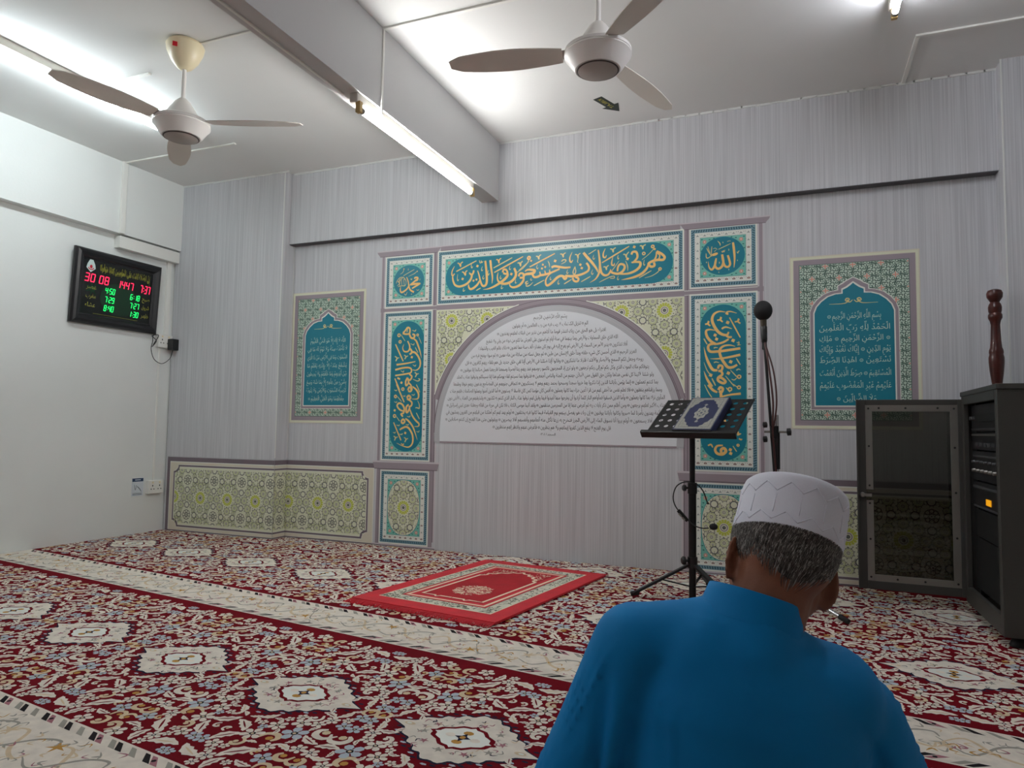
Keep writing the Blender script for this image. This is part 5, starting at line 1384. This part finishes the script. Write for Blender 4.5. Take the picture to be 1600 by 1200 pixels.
for q in (-.35, .35): MB().obox((PX_-.047+.024*q, fy-.016, .409-.026*q), (.007, 0, -.0075), (.0035, 0, .003), (0, .001, 0)).build('silver_mark', 'aluminium', ek)
MB().ball((PX_+.078, fy+.02, .480), .006).build('end_bead', 'black_plastic', hs, smooth=True)

# ------------------------------------------------------------------ microphone stand
MX, MY = 4.632, -.62
mst = thing('microphone_stand', 'microphone stand with steep boom, chrome pole and clamp behind the seated man', 'stand', (MX, MY, 0))
MB().cyl((MX, MY, .10), (MX, MY, .93), .0075, n=14).build('pole', 'chrome', mst, smooth=True)
MB().cyl((MX, MY, .66), (MX, MY, .84), .0135, n=14).build('grip_sleeve', 'black_plastic', mst, smooth=True)
mb = MB(); mb.cyl((MX-.012, MY, .815), (MX-.012, MY, .875), .021, n=14); cl = mb.build('clutch', 'black_metal', mst, smooth=True)
MB().cyl((MX-.060, MY, .846), (MX+.050, MY, .846), .0060, n=10).build('clutch_bolt', 'aluminium', cl)
for px_, pz_, rr_ in ((MX+.056, .846, .019), (MX-.056, .880, .015), (MX-.056, .808, .016)): MB().lathe((px_, MY, pz_), [(.005, -.012), (rr_, -.009), (rr_, .009), (.005, .012)], ax=(1, 0, .1), n=12).build('knob', 'black_plastic', cl)
tip = Vector((4.572, -.53, 1.335)); low = Vector((MX-.010, MY-.012, .60))
mb = MB(); mb.tube([low, low.lerp(tip, .5), tip], .0075, 10); mb.build('boom', 'black_metal', mst, smooth=True)
mat('mic_cable', (70, 34, 32), .5)
mb = MB(); mb.tube([tip+Vector((.004, -.012, -.03)), (4.595, -.60, 1.18), (4.615, -.64, 1.00), (4.612, -.645, .86), (4.622, -.645, .70), (4.636, -.64, .52), (4.65, -.66, .25), (4.70, -.75, .01)], .005, 8); mb.build('cable', 'mic_cable', mst, smooth=True)
mb = MB(); mb.tube([tip+Vector((.010, -.008, -.05)), (4.618, -.59, 1.15), (4.632, -.63, 1.00), (4.618, -.64, .87)], .0042, 8); mb.build('cable_loop', 'mic_cable', mst, smooth=True)
MB().cyl((MX, MY, .085), (MX, MY, .16), .02, n=14).build('leg_hub', 'black_plastic', mst, smooth=True)
for ang in (-42, 78, 198):
    a = math.radians(ang); e = Vector((math.cos(a), math.sin(a), 0)); h0 = Vector((MX, MY, .115)); ft = Vector((MX, MY, .014))+e*.385
    lg = MB().cyl(h0, ft, .0085, n=12).build('leg', 'chrome', mst, smooth=True)
    MB().cyl(ft-e*.035+Vector((0, 0, .009)), ft+e*.012-Vector((0, 0, .003)), .0125, .011, n=12).build('rubber_foot', 'rubber', lg, smooth=True)
mc = thing('microphone', 'handheld microphone with large black foam ball clipped on top of the boom', 'microphone', tip+Vector((0, 0, .0)))
up = Vector((-.03, -.05, 1)).normalized(); b_ = tip+up*.005
mb = MB(); mb.lathe(b_, [(.010, -.02), (.0155, -.018), (.0175, .05), (.014, .055)], ax=up, n=16); mb.lathe(b_-up*.015, [(.009, -.055), (.0135, -.05), (.012, -.02), (.016, -.005)], ax=up, n=14); mb.build('clip', 'black_plastic', mc, smooth=True)
mat('mic_body', (92, 86, 74), .4, metal=.5)
mb = MB(); mb.lathe(b_, [(.012, .0), (.0135, .02), (.0165, .085), (.020, .10)], ax=up, n=18); mb.build('body', 'mic_body', mc, smooth=True)
c_ = b_+up*.135; mb = MB(); s1 = up.orthogonal().normalized(); mb.ellipsoid(c_, (s1*.047, up.cross(s1)*.047, up*.052), 24, 16); mb.build('foam_ball', 'rubber', mc, smooth=True)

# ------------------------------------------------------------------ equipment cabinet with open glass door
X0, X1, Y0_, Y1_, Z0_, Z1_ = 5.475, 6.075, -1.02, -.36, .045, 1.052
rk = thing('equipment_cabinet', 'dark grey equipment cabinet with its smoked glass door standing open', 'cabinet', ((X0+X1)/2, (Y0_+Y1_)/2, 0))
t = .018
MB().box(X0-.004, X1, Y0_-.006, Y1_+.006, Z1_-.022, Z1_).build('top_panel', 'rack_grey', rk, bevel=.002)
MB().box(X0, X1, Y0_, Y0_+t, Z0_, Z1_-.022).build('side_panel', 'rack_grey', rk, bevel=.002)
MB().box(X0, X1, Y1_-t, Y1_, Z0_, Z1_-.022).build('side_panel', 'rack_grey', rk, bevel=.002)
MB().box(X1-t, X1, Y0_+t, Y1_-t, Z0_, Z1_-.022).build('back_panel', 'rack_grey', rk)
MB().box(X0, X1-t, Y0_+t, Y1_-t, Z0_, Z0_+.03).build('bottom_panel', 'rack_grey', rk)
for y in (Y0_+t, Y1_-t-.03): MB().box(X0, X0+.02, y, y+.03, Z0_+.03, Z1_-.022).build('front_post', 'rack_grey', rk, bevel=.002)
MB().box(X0, X0+.02, Y0_+t+.03, Y1_-t-.03, Z1_-.062, Z1_-.022).build('front_rail', 'rack_grey', rk)
MB().box(X0, X0+.02, Y0_+t+.03, Y1_-t-.03, Z0_+.03, Z0_+.075).build('front_rail', 'rack_grey', rk)
for y in (Y0_+.055, Y1_-.075): MB().box(X0+.045, X0+.060, y, y+.02, Z0_+.03, Z1_-.03).build('rack_rail', 'rack_dark', rk)
mb = MB()
for i in range(20): mb.cyl((X0+.038, Y1_-.066, .13+i*.044), (X0+.045, Y1_-.066, .13+i*.044), .005, n=8)
mb.build('rail_screw', 'aluminium', rk)
for x in (X0+.06, X1-.06):
    for y in (Y0_+.06, Y1_-.06): MB().lathe((x, y, 0), [(.012, 0), (.028, 0), (.030, .006), (.022, .03), (.012, .045)], n=14).build('foot', 'rubber', rk, smooth=True)
# blanking panels
for z0, z1 in ((.372, .498), (.128, .366)): MB().box(X0+.034, X0+.040, Y0_+.06, Y1_-.06, z0, z1).build('blanking_panel', 'rack_dark', rk, bevel=.001)
# door, swung open almost parallel to the back wall
HX, HY = 5.505, -.345
DRW, DZ0, DZ1 = .495, .060, 1.018
de = Vector((-1, .04, 0)).normalized(); dn = Vector((-.04, -1, 0)).normalized()
DOOR = Fr((HX, HY, DZ0), de, (0, 0, 1), dn); DH = DZ1-DZ0
def dbox(a0, a1, b0, b1, h0, h1): return MB().obox(DOOR((a0+a1)/2, (b0+b1)/2, (h0+h1)/2), de*((a1-a0)/2), (0, 0, (b1-b0)/2), dn*((h1-h0)/2))
dr_ = dbox(0, .046, 0, DH, 0, .022).build('door', 'rack_grey', rk, bevel=.002)
dbox(DRW-.042, DRW, 0, DH, 0, .022).build('door_stile', 'rack_grey', dr_, bevel=.002)
dbox(.046, DRW-.042, 0, .042, 0, .018).build('door_rail', 'rack_grey', dr_, bevel=.002); dbox(.046, DRW-.042, DH-.028, DH, 0, .018).build('door_rail', 'rack_grey', dr_, bevel=.002)
dbox(DRW-.008, DRW, 0, DH, .022, .040).build('door_return', 'rack_grey', dr_); dbox(0, .008, 0, DH, .022, .040).build('door_return', 'rack_grey', dr_)
dbox(.044, DRW-.040, .040, DH-.026, .006, .010).build('glass_pane', 'smoked_glass', dr_)
g = .034
strips = [(.044, .044+g, .040, DH-.026), (.044+g, DRW-.040-g, .040, .040+g), (.044+g, DRW-.040-g, DH-.026-g, DH-.026), (DRW-.040-g, DRW-.040, .040, .445), (DRW-.040-g, DRW-.040, .500, DH-.026)]
for s_ in strips: dbox(*s_, .010, .017).build('glazing_strip', 'aluminium', dr_, bevel=.001)
for a, b in [(.061, q) for q in (.06, .28, .5, .72, DH-.045)]+[(DRW-.057, q) for q in (.06, .25, .43, .52, .72, DH-.045)]+[(q, .057) for q in (.2, .32)]+[(q, DH-.043) for q in (.13, .27, .39)]:
    MB().lathe(DOOR(a, b, .017), [(.0055, 0), (.005, .002), (.001, .003)], ax=dn, n=8).build('screw', 'rack_dark', dr_)
mb = MB(); p = DOOR(DRW-.024, .472, .022); mb.lathe(p, [(.013, 0), (.013, .012), (.009, .016)], ax=dn, n=14); mb.obox(p+dn*.010+de*-.02, de*.022, (0, 0, .007), dn*.004); mb.build('lock', 'aluminium', dr_)
for z in (.10, .86): MB().cyl((HX-.002, HY-.020, DZ0+z), (HX-.002, HY-.020, DZ0+z+.06), .008, n=10).build('hinge', 'rack_grey', dr_, smooth=True)
MB().box(X0+.002, X0+.030, HY-.02, HY+.012, DZ0, DZ1).build('hinge_strip', 'rack_grey', rk)
# equipment on the shelves of the cabinet
def unit(name, label, z0, z1, deco):
    o = thing(name, label, 'audio unit', (X0+.2, (Y0_+Y1_)/2, z0)); ya, yb = Y0_+.057, Y1_-.057
    MB().box(X0+.041, X0+.38, ya+.02, yb-.02, z0+.004, z1-.002).build('case', 'rack_dark', o)
    fp = MB().box(X0+.030, X0+.041, ya, yb, z0, z1-.001).build('front_panel', 'unit_black', o, bevel=.001)
    deco(o, fp, ya, yb, z0, z1)
def knobs(o, n, ya, yb, z, r=.009, m='unit_grey'):
    for i in range(n):
        y = ya+(yb-ya)*(i+.7)/(n+.4); MB().lathe((X0+.030, y, z), [(r*1.1, 0), (r, .012), (r*.8, .014)], ax=(-1, 0, 0), n=12).build('knob', m, o, smooth=True)
def d1(o, fp, ya, yb, z0, z1):
    MB().box(X0+.026, X0+.031, ya+.08, yb-.10, z0+.045, z1-.045).build('display', 'rack_dark', fp); knobs(o, 2, yb-.09, yb, (z0+z1)/2); MB().box(X0+.024, X0+.031, ya+.02, yb-.02, z0+.008, z0+.014).build('trim_line', 'unit_grey', fp)
def d2(o, fp, ya, yb, z0, z1):
    for i in range(6): MB().box(X0+.026, X0+.031, ya+.05+i*.075, ya+.095+i*.075, z0+.015, z0+.032).build('button', 'unit_grey', fp)
    MB().box(X0+.024, X0+.031, ya+.02, yb-.02, z1-.016, z1-.008).build('trim_line', 'aluminium', fp)
def d3(o, fp, ya, yb, z0, z1):
    knobs(o, 7, ya, yb, z0+.045, .008, 'aluminium'); knobs(o, 7, ya, yb, z0+.085, .007); MB().box(X0+.025, X0+.031, ya+.03, yb-.03, z1-.028, z1-.020).build('trim_line', 'unit_grey', fp)
def d4(o, fp, ya, yb, z0, z1):
    MB().box(X0+.027, X0+.031, ya+.22, ya+.30, z0+.025, z0+.052).build('amber_display', 'amber_led', fp); MB().box(X0+.025, X0+.031, ya+.02, yb-.02, z1-.03, z1-.018).build('trim_line', 'unit_grey', fp); MB().box(X0+.025, X0+.031, ya+.02, yb-.02, z0+.006, z0+.012).build('trim_line', 'unit_grey', fp)
unit('audio_amplifier', 'black audio unit at the top inside the open cabinet', .860, .985, d1)
unit('audio_tuner', 'black audio unit with a row of grey buttons, second inside the cabinet', .776, .856, d2)
unit('audio_mixer', 'black audio mixer with small knobs, third inside the cabinet', .634, .770, d3)
unit('audio_receiver', 'black audio unit with an amber display inside the cabinet', .506, .628, d4)
# turned staff standing in the corner behind the cabinet
sf = thing('wooden_staff', 'dark red-brown turned wooden staff standing upright in the corner behind the cabinet', 'staff', (5.660, -.215, 0))
prof = [(.016, 0), (.018, .02), (.014, .05), (.018, .40), (.021, .80), (.024, 1.02), (.026, 1.07), (.021, 1.09), (.025, 1.12), (.031, 1.17), (.034, 1.21), (.034, 1.235), (.030, 1.25), (.032, 1.26), (.031, 1.272), (.026, 1.285), (.023, 1.32), (.020, 1.40), (.024, 1.42), (.031, 1.435), (.031, 1.45), (.026, 1.46), (.029, 1.47), (.030, 1.49), (.026, 1.505), (.020, 1.515), (.025, 1.525), (.034, 1.54), (.036, 1.56), (.030, 1.575), (.014, 1.582), (.001, 1.583)]
mb = MB(); mb.lathe((5.660, -.215, 0), prof[:24], n=20); mb.build('shaft', 'dark_wood', sf, smooth=True)
mb = MB(); mb.lathe((5.660, -.215, 0), prof[23:], n=20); mb.build('finial', 'dark_wood', sf, smooth=True)
# ------------------------------------------------------------------ the seated man
ER = Vector((_cy, -_sy, 0)); EF = Vector((_sy, _cy, 0))
def W(a, f_, z): return Vector((CX, CY, 0))+ER*a+EF*f_+Vector((0, 0, z))
def Wd(a, f_, z): return ER*a+EF*f_+Vector((0, 0, z))
mat('skin', (136, 86, 62), .55, var=.10, vscale=30, bump=.1, bscale=250)
mat('shirt_blue', (0, 126, 190), .7, var=.03, vscale=6, bump=.08, bscale=900, spec=.25)
mat('cap_white', (238, 241, 252), .8, bump=.25, bscale=900)
mat('hair_grey', (92, 88, 82), .6); mat('hair_dark', (44, 40, 37), .6); mat('hair_silver', (160, 156, 150), .5); mat('hair_base', (58, 50, 44), .75, var=.2, vscale=60)
mat('sarong', (60, 62, 78), .8, var=.15, vscale=20)
def fuse(name, mb, voxel, iters, m, parent, fn=None, fac=.5):
    """merge overlapping shapes into one continuous skin"""
    me = bpy.data.meshes.new('tmp'); me.from_pydata(mb.v, [], mb.f); me.update()
    o = bpy.data.objects.new('tmp', me); COL.objects.link(o)
    r = o.modifiers.new('r', 'REMESH'); r.mode = 'VOXEL'; r.voxel_size = voxel
    s_ = o.modifiers.new('s', 'SMOOTH'); s_.factor = fac; s_.iterations = iters
    dg = bpy.context.evaluated_depsgraph_get(); dg.update()
    nm_ = bpy.data.meshes.new_from_object(o.evaluated_get(dg)); bpy.data.objects.remove(o)
    off = OFF[parent.name] if parent else Vector((0, 0, 0))
    for v in nm_.vertices:
        p = v.co.copy()
        if fn: p = fn(p, v.normal)
        v.co = p-off
    nm_.materials.clear(); nm_.materials.append(MATS[m]); nm_.polygons.foreach_set('use_smooth', [True]*len(nm_.polygons)); nm_.name = name; nm_.update()
    ob = bpy.data.objects.new(name, nm_); COL.objects.link(ob); ob.parent = parent; OFF[ob.name] = off
    return ob
man = thing('person', 'seated person seen from behind in a bright blue shirt and white cap, head bowed', 'person', W(.37, 1.25, 0))
# head frame
HC = (.449, 1.168, .645)
hu = Vector((.325, .30, .925)).normalized(); hf = Vector((.0, 1, -.34)); hf = (hf-hu*hf.dot(hu)).normalized(); hr = hf.cross(hu)
HU, HF, HR = Wd(*hu), Wd(*hf), Wd(*hr); HO = W(*HC)
def Hd(r, f_, u): return HO+HR*r+HF*f_+HU*u
def loft(mb, secs, n=28, ex=2.4):
    """closed loft through tilted superellipse sections (a, f, z, half width, half depth, tilt)"""
    V, F = [], []
    for (a, f_, z, hw, hd, tl) in secs:
        u = Wd(math.cos(tl), 0, -math.sin(tl)); w = Wd(0, 1, 0)
        for i in range(n):
            t = 2*PI*i/n; c, s_ = math.cos(t), math.sin(t)
            V.append(W(a, f_, z)+u*hw*math.copysign(abs(c)**(2/ex), c)+w*hd*math.copysign(abs(s_)**(2/ex), s_))
    m = len(secs)
    for j in range(m-1): F += [(j*n+i, j*n+(i+1) % n, (j+1)*n+(i+1) % n, (j+1)*n+i) for i in range(n)]
    F += [tuple(range(n))[::-1], tuple(range(m*n-n, m*n))]
    mb.add(V, F)
SL, SR = (.200, 1.140, .498), (.556, 1.150, .388)          # shoulder joints
EL, ERt = (.086, 1.170, .225), (.688, 1.200, .150)         # elbows
HL, HRt = (.300, 1.420, .200), (.455, 1.430, .190)         # wrists
torso = [(.36, 1.20, .03, .175, .140, 0), (.36, 1.19, .12, .185, .130, .0), (.362, 1.17, .22, .175, .120, .08), (.368, 1.145, .32, .172, .115, .17), (.378, 1.130, .40, .172, .108, .24), (.386, 1.130, .46, .150, .095, .27), (.392, 1.135, .505, .100, .075, .27), (.397, 1.140, .535, .062, .058, .27)]
# body: head, neck, trunk, arms, hands, legs and feet as one surface
mb = MB()
loft(mb, [(a, f_, z, hw-.012, hd-.012, tl) for a, f_, z, hw, hd, tl in torso])
mb.capsule(W(.396, 1.138, .50), Hd(-.006, -.012, -.045), .058, .061)
mb.ellipsoid(Hd(0, 0, .018), (HR*.074, HF*.094, HU*.094), 28, 18)
mb.ellipsoid(Hd(0, -.03, -.012), (HR*.070, HF*.062, HU*.070), 24, 16)
mb.ellipsoid(Hd(0, .040, -.050), (HR*.064, HF*.056, HU*.062), 24, 16)
for s_ in (-1, 1): mb.ellipsoid(Hd(s_*.046, .006, -.058), (HR*.024, HF*.036, HU*.038), 16, 12)
mb.ellipsoid(Hd(0, .060, -.092), (HR*.032, HF*.030, HU*.024), 16, 10)           # chin
mb.capsule(Hd(0, .092, .005), Hd(0, .112, -.034), .008, .014)                   # nose
for s_ in (-1, 1):
    mb.ellipsoid(Hd(s_*.016, .100, -.038), (HR*.010, HF*.010, HU*.008), 10, 8)
    mb.ellipsoid(Hd(s_*.031, .082, .020), (HR*.022, HF*.014, HU*.007), 12, 8)   # brow
    mb.ellipsoid(Hd(s_*.036, .076, -.022), (HR*.022, HF*.018, HU*.018), 12, 8)  # cheek
mb.ellipsoid(Hd(0, .096, -.062), (HR*.024, HF*.010, HU*.006), 12, 8); mb.ellipsoid(Hd(0, .094, -.071), (HR*.021, HF*.010, HU*.006), 12, 8)
mb.capsule(W(*SL), W(*EL), .046, .038); mb.capsule(W(*SR), W(*ERt), .046, .038)
mb.capsule(W(*EL), W(*HL), .037, .026); mb.capsule(W(*ERt), W(*HRt), .037, .026)
for Wr, sg in ((HL, 1), (HRt, -1)):
    w0 = W(*Wr); d = Wd(sg*.55, .75, -.25).normalized(); side = Wd(.78, -.62*sg, 0)*sg; side = (side-d*side.dot(d)).normalized(); nn = side.cross(d)
    for q in range(4): mb.capsule(w0+side*(q-1.5)*.012, w0+d*.085+side*(q-1.5)*.0195, .017, .0105)
    for q, ln in enumerate((.068, .078, .073, .056)):
        k0 = w0+d*.085+side*(q-1.5)*.0195; dn_ = Vector((0, 0, -1)); k1 = k0+(d*.9+dn_*.35).normalized()*ln*.55; k2 = k1+(d*.6+dn_*.8).normalized()*ln*.5
        mb.capsule(k0, k1, .0100, .0090); mb.capsule(k1, k2, .0090, .0078)
    t0 = w0+d*.02-side*.022; t1 = t0+(d*.5-side*.8).normalized()*.042; t2 = t1+(d*.85-side*.35).normalized()*.032
    mb.capsule(t0, t1, .0130, .0105); mb.capsule(t1, t2, .0105, .0085)
for hip, kn, an, toe in (((.27, 1.24, .11), (.19, 1.62, .10), (.40, 1.68, .06), (.53, 1.68, .045)), ((.45, 1.24, .11), (.60, 1.62, .10), (.38, 1.60, .06), (.25, 1.62, .045))):
    mb.capsule(W(*hip), W(*kn), .080, .055); mb.capsule(W(*kn), W(*an), .052, .034); mb.capsule(W(*an), W(*toe), .036, .026)
    for q in range(5): mb.ball(W(toe[0]+(.030 if toe[0] > .4 else -.030), toe[1]-.028+q*.014, toe[2]-.014), .010)
# ears
for s_ in (-1, 1):
    ax_ = (HR*s_*.9-HF*.50).normalized(); e0 = Hd(s_*.076, -.006, -.036); af = (HF+HR*s_*.45).normalized(); af = -af
    out = (HR*s_*.75-HF*.65).normalized(); nrm_ = out.cross(HU).normalized()
    for q in range(9):
        t = -1.9+q*.48; c_, s2 = math.cos(t), math.sin(t)
        mb.ball(e0+out*(.004+.013*c_)+HU*(.031*s2), .0052 if q not in (0,) else .0075, 0, 10, 8)
    mb.ellipsoid(e0+out*.006, (out*.015, nrm_*.0055, HU*.026), 14, 10)
    mb.ellipsoid(e0+out*.002-HU*.030, (out*.009, nrm_*.006, HU*.011), 10, 8)
    mb.ellipsoid(e0-out*.006, (out*.012, nrm_*.010, HU*.022), 12, 8)
body = fuse('body', mb, .0052, 3, 'skin', man)
body['label'] = 'bare neck, ears and hands with warm brown skin'
mat('eye_white', (224, 220, 212), .3); mat('eye_dark', (34, 22, 16), .25)
for s_ in (-1, 1):
    ey = MB().ellipsoid(Hd(s_*.031, .0835, .004), (HR*.0120, HF*.0105, HU*.0075), 14, 10).build('eye', 'eye_white', man, smooth='all')
    MB().ellipsoid(Hd(s_*.031, .0915, .0015), (HR*.0048, HF*.0034, HU*.0046), 10, 8).build('iris', 'eye_dark', ey, smooth='all')
    mb = MB(); mb.tube([Hd(s_*.014, .0935, .020), Hd(s_*.030, .0940, .026), Hd(s_*.049, .0800, .022)], [.0022, .0034, .0014], 6); mb.build('eyebrow', 'hair_grey', man, smooth='all')
# shirt
mb = MB()
loft(mb, [(a, f_, z, hw+.012, hd+.010, tl) for a, f_, z, hw, hd, tl in torso[:-1]])
mb.capsule(W(.380, 1.140, .520), W(SL[0]+.012, SL[1], SL[2]+.004), .062, .062); mb.capsule(W(.400, 1.140, .500), W(SR[0]-.010, SR[1], SR[2]+.002), .064, .064)
mb.capsule(W(.30, 1.125, .48), W(.50, 1.13, .425), .085, .085)
mb.capsule(W(*SL), W(*EL), .068, .063); mb.capsule(W(*SR), W(*ERt), .070, .064)
cc = W(.388, 1.140, .555); cu_ = Wd(.30, .10, .94).normalized()
mb.cyl(cc-cu_*.070, cc-cu_*.012, .100, .078, 24); mb.cyl(cc-cu_*.02, cc+cu_*.004, .080, .074, 24)
mb.capsule(W(EL[0], EL[1]-.01, EL[2]-.01), W(*HL), .058, .045); mb.capsule(W(*ERt), W(*HRt), .058, .045)
def folds(p, n_):
    d = p-Vector((CX, CY, 0)); a, f_, z = d.dot(ER), d.dot(EF), p.z
    k = 0.
    # soft vertical folds falling from the shoulders, deeper towards the waist
    g = max(0., min(1., (.50-z)/.25))
    k += .0050*g*math.sin((a-.03*z)*46+2*noise.noise(Vector((a*7, z*3, 1))))
    k += .0075*g*math.sin((a*.8+z*.55)*30+1.2) * max(0., 1-abs(a-.52)/.12)
    k += .004*noise.noise(Vector((a*9, f_*9, z*6)))
    # crease between the left sleeve and the back, and soft diagonal folds at the right sleeve
    ac = .150-.10*(.50-z); k -= .013*math.exp(-((a-ac)/.011)**2)*max(0., min(1., (.50-z)/.08))
    k += .008*math.exp(-((a-ac-.03)/.018)**2)*max(0., min(1., (.46-z)/.08))
    w_ = (a-.50)-.62*(.44-z); k -= .008*math.exp(-(w_/.014)**2)*max(0., min(1., (.43-z)/.06)); k += .005*math.exp(-((w_-.03)/.016)**2)*max(0., min(1., (.42-z)/.06))
    return p+n_*k
shirt = fuse('shirt', mb, .0085, 18, 'shirt_blue', man, folds)
# stand-up collar
mb = MB(); n = 40; cc = W(.388, 1.140, .555); cu_ = Wd(.30, .10, .94).normalized(); ca = Wd(1, 0, -.42); ca = (ca-cu_*ca.dot(cu_)).normalized(); cb = cu_.cross(ca)
V, F = [], []
rows = [(-.022, 1.10), (-.010, 1.06), (.012, 1.01), (.024, .985), (.025, .955), (.010, .945), (-.022, 1.0)]
for (h, k) in rows:
    for i in range(n): t = 2*PI*i/n; V.append(cc+ca*.076*k*math.cos(t)+cb*.070*k*math.sin(t)+cu_*(h+.006*math.sin(t)*-1))
for j in range(len(rows)-1): F += [(j*n+i, j*n+(i+1) % n, (j+1)*n+(i+1) % n, (j+1)*n+i) for i in range(n)]
mb.add(V, F); mb.build('collar', 'shirt_blue', man, smooth='all')
# sarong over the folded legs
mb = MB()
mb.capsule(W(.27, 1.24, .12), W(.19, 1.62, .10), .100, .075); mb.capsule(W(.45, 1.24, .12), W(.60, 1.62, .10), .100, .075); mb.capsule(W(.19, 1.62, .095), W(.32, 1.66, .08), .070, .055); mb.capsule(W(.60, 1.62, .095), W(.44, 1.62, .08), .070, .055)
mb.ellipsoid(W(.36, 1.38, .11), (Wd(.26, 0, 0), Wd(0, .20, 0), Wd(0, 0, .075))); mb.ellipsoid(W(.36, 1.20, .09), (Wd(.20, 0, 0), Wd(0, .16, 0), Wd(0, 0, .10)))
fuse('sarong', mb, .012, 5, 'sarong', man, lambda p, n_: Vector((p.x, p.y, max(p.z, .004))))
# cap
def ring_(u, kr, kf, n=60): return [Hd(.0845*kr*math.cos(2*PI*i/n), -.002+.1010*kf*math.sin(2*PI*i/n), u) for i in range(n)]
mb = MB(); n = 60; U0 = .014
prof = [(U0+.002, .955), (U0, .985), (U0+.003, 1.0), (U0+.030, .995), (U0+.066, .985), (U0+.078, .975), (U0+.086, .950), (U0+.0905, .90), (U0+.094, .75), (U0+.097, .5), (U0+.0985, .2), (U0+.099, .02)]
V, F = [], []
for u, k in prof: V += ring_(u, k, k)
for j in range(len(prof)-1): F += [(j*n+i, j*n+(i+1) % n, (j+1)*n+(i+1) % n, (j+1)*n+i) for i in range(n)]
F.append(tuple(range((len(prof)-1)*n, len(prof)*n))); mb.add(V, F)
cap = mb.build('cap', 'cap_white', man, smooth='all'); cap['label'] = 'white brimless prayer cap'
mb = MB()
def capp(t, u, o=.0): k = 1.0-.015*(u-U0)/.06+o; return Hd(.0845*k*math.cos(t), -.002+.1010*k*math.sin(t), u)
nz = 14
for i in range(nz):
    t0, t1, tm = 2*PI*i/nz, 2*PI*(i+1)/nz, 2*PI*(i+.5)/nz
    for lo, hi in ((U0+.056, U0+.072), (U0+.008, U0+.022)):
        for ta, ua, tb, ub in ((t0, lo, tm, hi), (tm, hi, t1, lo)):
            mb.tube([capp(ta+(tb-ta)*q/4, ua+(ub-ua)*q/4, .003) for q in range(5)], .0010, 5, 0, 1)
    mb.tube([capp(t0, U0+.020+(.030)*q/4, .003) for q in range(5)], .0008, 5, 0, 1)
mb.build('stitched_zigzag', 'cap_white', cap, smooth='all')
# hair: a close cropped cap of hair with single strands
def hairp(t, u, o=0.):
    """point on the back of the skull at angle t (0 right, pi left through the back) and height u"""
    q = max(0., 1-((u-.018)/.097)**2)**.5; q2 = max(0., 1-((u+.012)/.073)**2)**.5
    fr_ = min(0., 0.)+(.078*q+o); ff = max(.096*q, .03+.064*q2)+o
    return Hd(fr_*math.cos(t), -.000-ff*math.sin(t), u)
def low(t): s_ = max(0., math.sin(t)); return -.026-.034*s_**2
mb = MB(); nt_, nu_ = 40, 10; V, F = [], []
for j in range(nu_+1):
    for i in range(nt_+1):
        t = -.25+(PI+.5)*i/nt_; lo = low(t); u = lo+(.050-lo)*j/nu_; V.append(hairp(t, u, .0035 if j else .0005))
for j in range(nu_): F += [(j*(nt_+1)+i, j*(nt_+1)+i+1, (j+1)*(nt_+1)+i+1, (j+1)*(nt_+1)+i) for i in range(nt_)]
hr_ = mb.add(V, F).build('hair', 'hair_base', man, smooth='all'); hr_['label'] = 'short grey hair below the cap'
mb = MB(); R = random.Random(9)
for q in range(5200):
    t = -.22+(PI+.44)*R.random(); lo = low(t); u = lo+(.03-lo)*R.random()**.8; l = .012+.012*R.random(); sl = (R.random()-.5)*.10+.07
    dens = (u-lo)/(.03-lo)
    if dens < .22 and R.random() > dens*4: continue
    a0, a1, a2 = hairp(t, u, .0030), hairp(t+sl*.5, u-l*.55, .0065), hairp(t+sl, u-l, .0060)
    w = HR*(.00042*math.sin(t)+.0001)+HF*(.00042*math.cos(t))
    k = R.random(); mi = 0 if k < .50 else 1 if k < .84 else 2
    mb.add([a0-w, a0+w, a1+w, a1-w, a2], [(0, 1, 2, 3), (3, 2, 4)], mi)
mb.build('hair_strands', ['hair_grey', 'hair_dark', 'hair_silver'], hr_, kind='stuff')
bpy.data.objects.remove(_fo)
for o_ in bpy.data.objects:      # what stands on the pile stands clear of the pattern
    if o_.parent is None and o_.name.split('.')[0] in ('music_stand', 'book', 'headset_microphone', 'microphone_stand', 'microphone', 'equipment_cabinet', 'audio_amplifier', 'audio_tuner', 'audio_mixer', 'audio_receiver', 'wooden_staff'): o_.location.z += .0022
